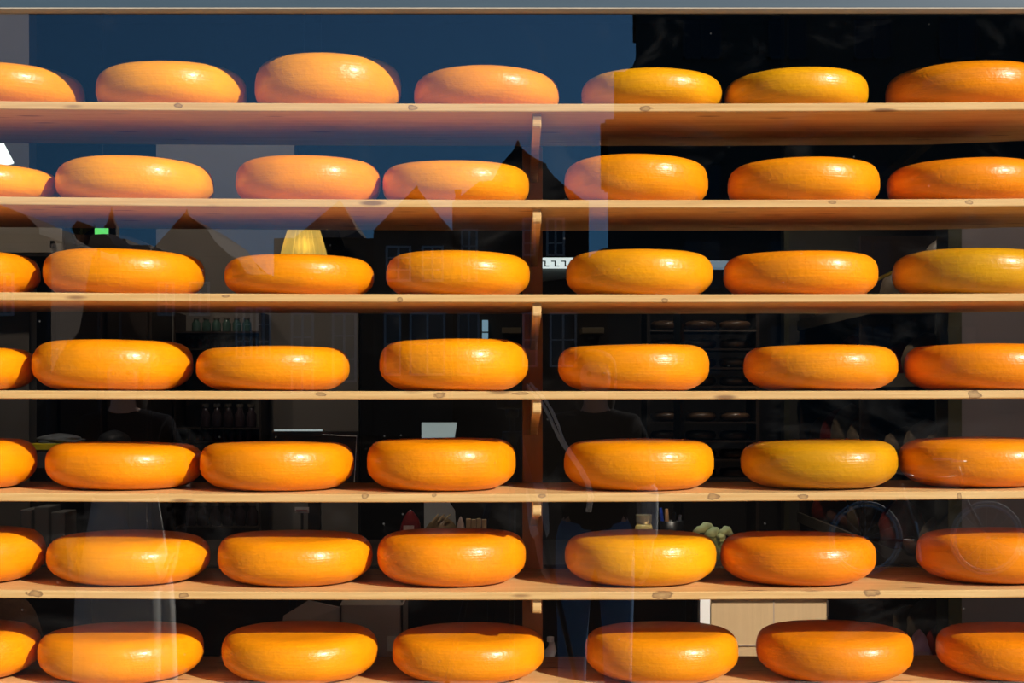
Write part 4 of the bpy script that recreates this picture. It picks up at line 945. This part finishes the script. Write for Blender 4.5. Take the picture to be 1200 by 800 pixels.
# two dark awnings (far left, nearer)
D = 26; y = RY(D)
for k, prof_ in enumerate((((-90, 236), (0, 240), (30, 252), (46, 268), (46, 274), (-90, 274)), ((46, 264), (40, 250), (47, 241), (62, 246), (80, 255), (90, 264), (94, 271), (60, 273)))):
    t = thing('awning', ['wide brown shop awning reflected at the far left', 'small brown awning right of the wide one at the far left'][k], 'awning', (RX(prof_[0][0], D), y - 1.0 * k, 0), group='awnings across the street')
    bm = prism_y(NB(), [(RX(a, D), PZ(b, D)) for a, b in prof_], y - 1.6 - 2.2 * k, y - 2.2 * k); part(t, 'canopy', bm, M['roof'])
    for px in ((-80, 40) if k == 0 else (60, 88)):
        bm = NB(); tube(bm, [(RX(px, D), y - 0.8 - 2.2 * k, 0), (RX(px, D), y - 0.8 - 2.2 * k, PZ(272, D))], 0.03, 8); part(t, 'pole', bm, M['black'])
# tall building
D = 45; y1 = RY(D); y0 = y1 - 12
t = thing('tall_building', 'tall dark stepped building filling the right of the reflection', 'building', (RX(900, D), y1, 0))
def splay(bm):
    for v in bm.verts:
        if v.co.y < y0 + 2: v.co.x *= (2 * YG - v.co.y) / D * 1.01
    return bm
def tb(name, px0, px1, py0, py1, out=0.0, mm='stone'):
    bm = NB(); box(bm, RX(px0, D), RX(px1, D), y0 - out, y1 + out, 0 if py1 is None else PZ(py1, D), PZ(py0, D)); splay(bm); return part(t, name, bm, M[mm])
tb('wall', 712.5, 1420, 160, None)
tb('cornice', 703, 1428, 146, 156, 0.25); tb('cornice', 707, 1424, 156, 160.5, 0.12); tb('cornice', 709, 1422, 140, 146, 0.1)
tb('upper_wall', 719.5, 1412, 84, 140)
bm = prism_y(NB(), [(RX(a, D), PZ(b, D)) for a, b in ((720, 108), (724, 94), (733, 83), (741, 78), (745, 68), (745.5, -60), (1390, -60), (1390, 78), (1408, 84), (1412, 108))], y0 + 0.3, y1 - 0.02); splay(bm); part(t, 'top_wall', bm, M['stone'])
bm = prism_y(NB(), [(RX(a, D), PZ(b, D)) for a, b in ((740, -60), (1396, -60), (1380, -110), (756, -110))], y0, y1 + 0.3); splay(bm); part(t, 'roof', bm, M['roof'])
for px in (800, 900, 1000, 1100, 1200):
    for (pa, pb) in ((190, 240), (280, 340), (380, 440), (20, 70)):
        a, b = RX(px, D), RX(px + 46, D); bm = NB(); zt, zb = PZ(pa, D), PZ(pb, D)
        for q in ((a, b, zt - 0.07, zt), (a, b, zb, zb + 0.07), (a, a + 0.07, zb, zt), (b - 0.07, b, zb, zt), ((a + b) / 2 - 0.03, (a + b) / 2 + 0.03, zb, zt)):
            box(bm, q[0], q[1], y1, y1 + 0.05, q[2], q[3])
        fr = part(t, 'window', bm, mat('dark_window_frame', (0.05, 0.045, 0.04), 0.6) if 'dwf' not in M else M['dwf'])
        M.setdefault('dwf', fr.data.materials[0])
        bm = NB(); box(bm, a + 0.01, b - 0.01, y1, y1 + 0.02, zb + 0.01, zt - 0.01); part(t, 'pane', bm, M['dark_pane'], parent=fr)

# ---- bicycle parked across the street
D = 12.9; yb = RY(D); xw = RX(1014, D); zr = 0.33; r = 0.31
t = thing('bicycle', 'bicycle parked across the street, its wheel a faint ring in the glass', 'bicycle', (xw, yb, 0))
def wheel(cx):
    bm = NB(); tube(bm, [(cx + r * math.cos(2 * PI * k / 40), yb, zr + r * math.sin(2 * PI * k / 40)) for k in range(40)], 0.012, 8, True)
    w = part(t, 'tyre', bm, M['rubber'], True)
    bm = NB(); tube(bm, [(cx + (r - 0.03) * math.cos(2 * PI * k / 40), yb, zr + (r - 0.03) * math.sin(2 * PI * k / 40)) for k in range(40)], 0.013, 6, True)
    part(t, 'rim', bm, M['white_paint'], True, w)
    bm = NB(); lathe(bm, [(0, -0.04), (0.02, -0.04), (0.02, 0.04), (0, 0.04)], 10); bmesh.ops.rotate(bm, verts=bm.verts, matrix=Matrix.Rotation(PI / 2, 3, 'X')); bmesh.ops.translate(bm, verts=bm.verts, vec=(cx, yb, zr)); part(t, 'hub', bm, M['steel'], True, w)
    bm = NB()
    for k in range(16):
        a_ = 2 * PI * k / 16; tube(bm, [(cx + 0.02 * math.cos(a_), yb, zr + 0.02 * math.sin(a_)), (cx + (r - 0.03) * math.cos(a_), yb, zr + (r - 0.03) * math.sin(a_))], 0.0015, 4)
    o = part(t, 'spokes', bm, M['steel'], False, w); o['kind'] = 'stuff'
wheel(xw); wheel(xw + 1.05)
bbk = Vector((xw + 0.46, yb, 0.30)); seat = Vector((xw + 0.30, yb, 0.82)); head = Vector((xw + 0.82, yb, 0.86)); hb = Vector((xw + 0.86, yb, 0.68)); f1 = Vector((xw + 1.05, yb, zr)); r1 = Vector((xw, yb, zr))
for q in ((bbk, seat), (bbk, hb), (seat, head), (hb, head + Vector((-0.02, 0, 0.10))), (hb, f1), (r1, bbk), (r1, seat + Vector((0.02, 0, -0.06)))):
    bm = NB(); tube(bm, list(q), 0.016, 8); part(t, 'frame_tube', bm, M['black'], True)
bm = NB(); tube(bm, [head + Vector((-0.16, 0.28, 0.14)), head + Vector((-0.02, 0.22, 0.14)), head + Vector((0.02, 0, 0.12)), head + Vector((-0.02, -0.22, 0.14)), head + Vector((-0.16, -0.28, 0.14))], 0.012, 8); part(t, 'handlebar', bm, M['steel'], True)
bm = lump(seat.x, yb, seat.z + 0.02, 0.13, 0.07, 0.06, 2, 0.02, 0.1, 14, 8); part(t, 'saddle', bm, M['black'], True)
bm = NB(); tube(bm, [bbk + Vector((0, -0.10, 0.16)), bbk + Vector((0, -0.06, 0.15)), bbk, bbk + Vector((0, 0.06, -0.15)), bbk + Vector((0, 0.10, -0.16))], 0.01, 6); part(t, 'crank', bm, M['steel'])

# ---- people
def skin_mesh(name, chains, root, m, parent, sub=2):
    """chains: lists of (co, radius); a point given as a name reuses that vertex"""
    bm = NB(); sk = bm.verts.layers.skin.verify(); named = {}
    for ch in chains:
        prev = None
        for it in ch:
            if isinstance(it, str): v = named[it]
            else:
                nm = it[2] if len(it) > 2 else None
                v = bm.verts.new(it[0]); rr = it[1]; v[sk].radius = rr if isinstance(rr, tuple) else (rr, rr)
                if nm: named[nm] = v
            if prev is not None and bm.edges.get((prev, v)) is None: bm.edges.new((prev, v))
            prev = v
    named[root][sk].use_root = True
    me = bpy.data.meshes.new(name); bm.to_mesh(me); bm.free(); o = bpy.data.objects.new(name, me); C.objects.link(o)
    me.materials.append(m); o.parent = parent
    a_ = o.modifiers.new('skin', 'SKIN'); a_.use_smooth_shade = True
    s_ = o.modifiers.new('sub', 'SUBSURF'); s_.levels = sub; s_.render_levels = sub
    return o
def hand_chains(w, dirv, side, tag_):
    """five bent fingers hanging from a wrist, palm facing the thigh"""
    fwd = Vector((0, 1, 0)); ch = []; dn = dirv.normalized(); inn = Vector((-side, 0, 0))
    palm = w + dn * 0.07
    ch.append([tag_, (palm, (0.018, 0.032), tag_ + 'p')])
    for k, (off, ln) in enumerate(((0.030, 0.072), (0.010, 0.080), (-0.010, 0.075), (-0.029, 0.058))):
        b0 = palm + fwd * off + dn * 0.022
        ch.append([tag_ + 'p', (b0, 0.0095), (b0 + dn * ln * 0.45 + inn * 0.006, 0.0085), (b0 + dn * ln * 0.75 + inn * 0.020, 0.008), (b0 + dn * ln + inn * 0.038, 0.007)])
    tb0 = w + dn * 0.035 + fwd * 0.030
    ch.append([tag_, (tb0, 0.012), (tb0 + dn * 0.030 + fwd * 0.022 + inn * 0.010, 0.010), (tb0 + dn * 0.058 + fwd * 0.026 + inn * 0.018, 0.008)])
    return ch
def person(label, loc, rz, arms, top_m, sleeve_m, leg_m, hairlen=0.0, skirt=None):
    t = thing('person', label, 'person', loc, rz)
    V = Vector; L = []
    hip = V((0, 0, 0.94)); hd = V((0, 0.01, 1.60))
    body = [[(hip, (0.15, 0.11), 'hip'), (V((0, 0, 1.08)), (0.135, 0.10), 'waist'), (V((0, 0.0, 1.28)), (0.155, 0.105), 'chest'), (V((0, -0.01, 1.41)), (0.10, 0.075), 'neckb'), (V((0, 0, 1.49)), 0.055, 'neck'),
             (V((0, 0.01, 1.56)), (0.066, 0.075), 'jaw'), (V((0, 0.005, 1.63)), (0.076, 0.092), 'head'), (V((0, 0.0, 1.70)), (0.062, 0.075), 'crown')],
            ['head', (V((0, 0.085, 1.615)), 0.014), (V((0, 0.112, 1.597)), 0.011)]]
    for s in (-1, 1):
        body.append(['hip', (V((s * 0.09, 0, 0.86)), 0.088), (V((s * 0.10, 0.01, 0.50)), 0.062), (V((s * 0.10, 0.0, 0.40)), 0.056), (V((s * 0.105, -0.015, 0.10)), 0.042), (V((s * 0.105, 0.0, 0.045)), 0.042), (V((s * 0.115, 0.13, 0.035)), (0.042, 0.03))])
        el, wr = arms[s]
        body.append(['neckb', (V((s * 0.165, -0.01, 1.39)), 0.058), (V(el), 0.042), (V(wr), 0.028, 'w%d' % s)])
        body += hand_chains(V(wr), (V(wr) - V(el)) * 0.6 + V((0, 0, -0.25)), s, 'w%d' % s)
        body.append(['head', (V((s * 0.080, -0.005, 1.615)), (0.008, 0.020))])
    b = skin_mesh('body', body, 'hip', M['skin'], t)
    torso = [[(V((0, 0, 0.82)), (0.175, 0.14), 'hip'), (V((0, 0, 1.08)), (0.155, 0.12), 'waist'), (V((0, 0, 1.28)), (0.175, 0.125), 'chest'), (V((0, -0.01, 1.40)), (0.12, 0.09), 'neckb'), (V((0, -0.005, 1.475)), 0.070), (V((0, -0.005, 1.51)), 0.066)]]
    if skirt is not None: torso[0][0] = (V((0, 0, 1.045)), (0.15, 0.125), 'hip'); torso[0][1] = (V((0, 0, 1.14)), (0.15, 0.12), 'waist')
    for s in (-1, 1): torso.append(['neckb', (V((s * 0.155, -0.01, 1.395)), 0.074), (V((s * 0.19, -0.01, 1.35)), 0.062)])
    skin_mesh('jacket', torso, 'hip', top_m, t)
    for s in (-1, 1):
        el, wr = arms[s]; w2 = V(el).lerp(V(wr), 0.95)
        skin_mesh('sleeve', [[(V((s * 0.10, -0.01, 1.40)), 0.075, 'a'), (V((s * 0.175, -0.01, 1.38)), 0.068), (V(el).lerp(V((s * 0.17, -0.01, 1.39)), 0.5), 0.058), (V(el), 0.054)]], 'a', top_m, t)
        skin_mesh('forearm_sleeve', [[(V(el) + V((0, 0, 0.03)), 0.056, 'a'), (V(el).lerp(w2, 0.5), 0.052), (w2, 0.044)]], 'a', sleeve_m, t)
    if skirt is None:
        lg = [[(V((0, 0, 1.05)), (0.165, 0.125), 'top'), (V((0, 0, 0.95)), (0.178, 0.135), 'hip')]]
        for s in (-1, 1): lg.append(['hip', (V((s * 0.092, 0, 0.84)), 0.10), (V((s * 0.10, 0.01, 0.50)), 0.074), (V((s * 0.105, -0.005, 0.10)), 0.062)])
        skin_mesh('trousers', lg, 'hip', leg_m, t)
    else:
        bm = NB(); rings = []; n = 72
        for k in range(15):
            u = k / 14; z = 1.10 - u * 0.90; rr = 0.135 + 0.055 * min(1, u * 2.2) + 0.02 * u
            rings.append([bm.verts.new((rr * (1 + (0.03 + 0.07 * u) * math.sin(9 * a_ + 0.8 * math.sin(3 * a_))) * math.cos(a_), rr * 0.85 * (1 + (0.03 + 0.07 * u) * math.sin(9 * a_ + 0.8 * math.sin(3 * a_))) * math.sin(a_), z)) for a_ in [2 * PI * i / n for i in range(n)]])
        for A_, B_ in zip(rings, rings[1:]):
            for i in range(n):
                j = (i + 1) % n; bm.faces.new((A_[i], B_[i], B_[j], A_[j]))
        bmesh.ops.solidify(bm, geom=bm.faces[:], thickness=0.003); obj('skirt', bm, skirt, t, True)
    for s in (-1, 1):
        bm = NB(); bmesh.ops.create_uvsphere(bm, u_segments=12, v_segments=8, radius=0.011); bmesh.ops.translate(bm, verts=bm.verts, vec=(s * 0.031, 0.083, 1.632)); obj('eye', bm, M['eye'], t, True)
        bm = lump(s * 0.108, 0.045, 0, 0.05, 0.14, 0.085, 6, 0.02, 0.3, 16, 8); obj('shoe', bm, M['black'], t, True)
    bm = NB(); tube(bm, [(-0.024, 0.080, 1.568), (0, 0.090, 1.566), (0.024, 0.080, 1.568)], [0.003, 0.006, 0.003], 8); obj('mouth', bm, mat('lips', (0.38, 0.14, 0.12), 0.5), t, True)
    bm = NB(); bmesh.ops.create_uvsphere(bm, u_segments=28, v_segments=18, radius=1.0)
    for v in bm.verts:
        p = v.co.copy(); w_ = 1.0 if p.z > 0 else (1 - min(0.97, p.z * p.z)) ** -0.35; v.co = Vector((p.x * 0.098 * w_, p.y * 0.110 * w_ - 0.014, 1.655 + p.z * (0.088 if p.z > 0 else 0.06 + hairlen)))
        if p.y > 0.25 and p.z < 0.35: v.co.y = min(v.co.y, 0.045)
        v.co += v.normal * 0.004 * noise.noise(v.co * 30)
    obj('hair', bm, M['hair'], t, True)
    return t
person('person in a black jacket with grey knit sleeves and blue jeans beside the tripod', (0.37, -0.32, 0.02), 0.0,
       {-1: ((-0.265, 0.02, 1.12), (-0.245, 0.17, 0.90)), 1: ((0.235, -0.03, 1.12), (0.235, 0.02, 0.87))}, M['jacket'], M['sleeve'], M['denim'], 0.16)
person('person in a dark top and long pale skirt standing at the left of the window', (-1.655, -0.06, 0.02), 0.0,
       {-1: ((-0.235, -0.03, 1.13), (-0.215, 0.05, 0.90)), 1: ((0.235, -0.03, 1.13), (0.215, 0.05, 0.90))}, M['jacket'], M['jacket'], M['denim'], 0.14, M['pale_cloth'])
# tripod and camera, just behind the point of view
t = thing('tripod', 'black three legged tripod standing on the street before the window', 'tripod', (0, -0.11, 0.02))
for k in range(3):
    a_ = PI / 2 + PI / 3 + 2 * PI * k / 3
    bm = NB(); tube(bm, [(0.03 * math.cos(a_), 0.03 * math.sin(a_), 1.36), (0.22 * math.cos(a_), 0.22 * math.sin(a_), 0.70), (0.40 * math.cos(a_), 0.40 * math.sin(a_), 0.0)], [0.016, 0.013, 0.010], 8); obj('leg', bm, M['black'], t, True)
bm = NB(); tube(bm, [(0, 0, 1.15), (0, 0, 1.44)], 0.014, 10); obj('centre_column', bm, M['black'], t)
bm = lathe(NB(), [(0, 1.33), (0.04, 1.33), (0.045, 1.38), (0, 1.38)], 16); obj('collar', bm, M['black'], t)
bm = lathe(NB(), [(0, 1.44), (0.025, 1.44), (0.03, 1.46), (0.03, 1.478), (0, 1.478)], 16); obj('head', bm, M['black'], t)
t = thing('camera', 'black camera with a long grey strap hanging from it, on the tripod', 'camera', (0, -0.11, 1.498))
bm = NB(); box(bm, -0.068, 0.068, -0.035, 0.03, 0, 0.095, 0.008); obj('body', bm, M['black'], t)
bm = NB(); box(bm, -0.025, 0.025, -0.03, 0.025, 0.093, 0.118, 0.008); obj('viewfinder', bm, M['black'], t)
bm = lathe(NB(), [(0.030, 0.03), (0.036, 0.034), (0.036, 0.070), (0.040, 0.075), (0.040, 0.098), (0.034, 0.098), (0.030, 0.085), (0, 0.08)], 24); bmesh.ops.rotate(bm, verts=bm.verts, matrix=Matrix.Rotation(-PI / 2, 3, 'X')); bmesh.ops.translate(bm, verts=bm.verts, vec=(0, 0, 0.052)); obj('lens', bm, M['black'], t, True)
def strap_pts(dx):
    Dm = 2 * YG + 0.11
    out = []
    for px, py in ((617, 452), (627, 463), (636, 474), (643, 486), (649, 500), (657, 516), (666, 530), (678, 548), (687, 565), (691, 582), (688, 600)):
        out.append(Vector((RX(px + dx, Dm), 0.0 + 0.01 * math.sin(px), PZ(py, Dm) - 1.498)))
    return out
for dx_ in (0, 3.2):
    sp = [Vector((0.068, 0.0, 0.075))] + strap_pts(dx_)
    if dx_: sp = sp[:1] + [p + Vector((0.004, 0.01, 0.012)) for p in sp[1:6]] + sp[6:]
    bm = NB(); tube(bm, sp, 0.0075, 6); obj('strap', bm, M['strap'], t, True)
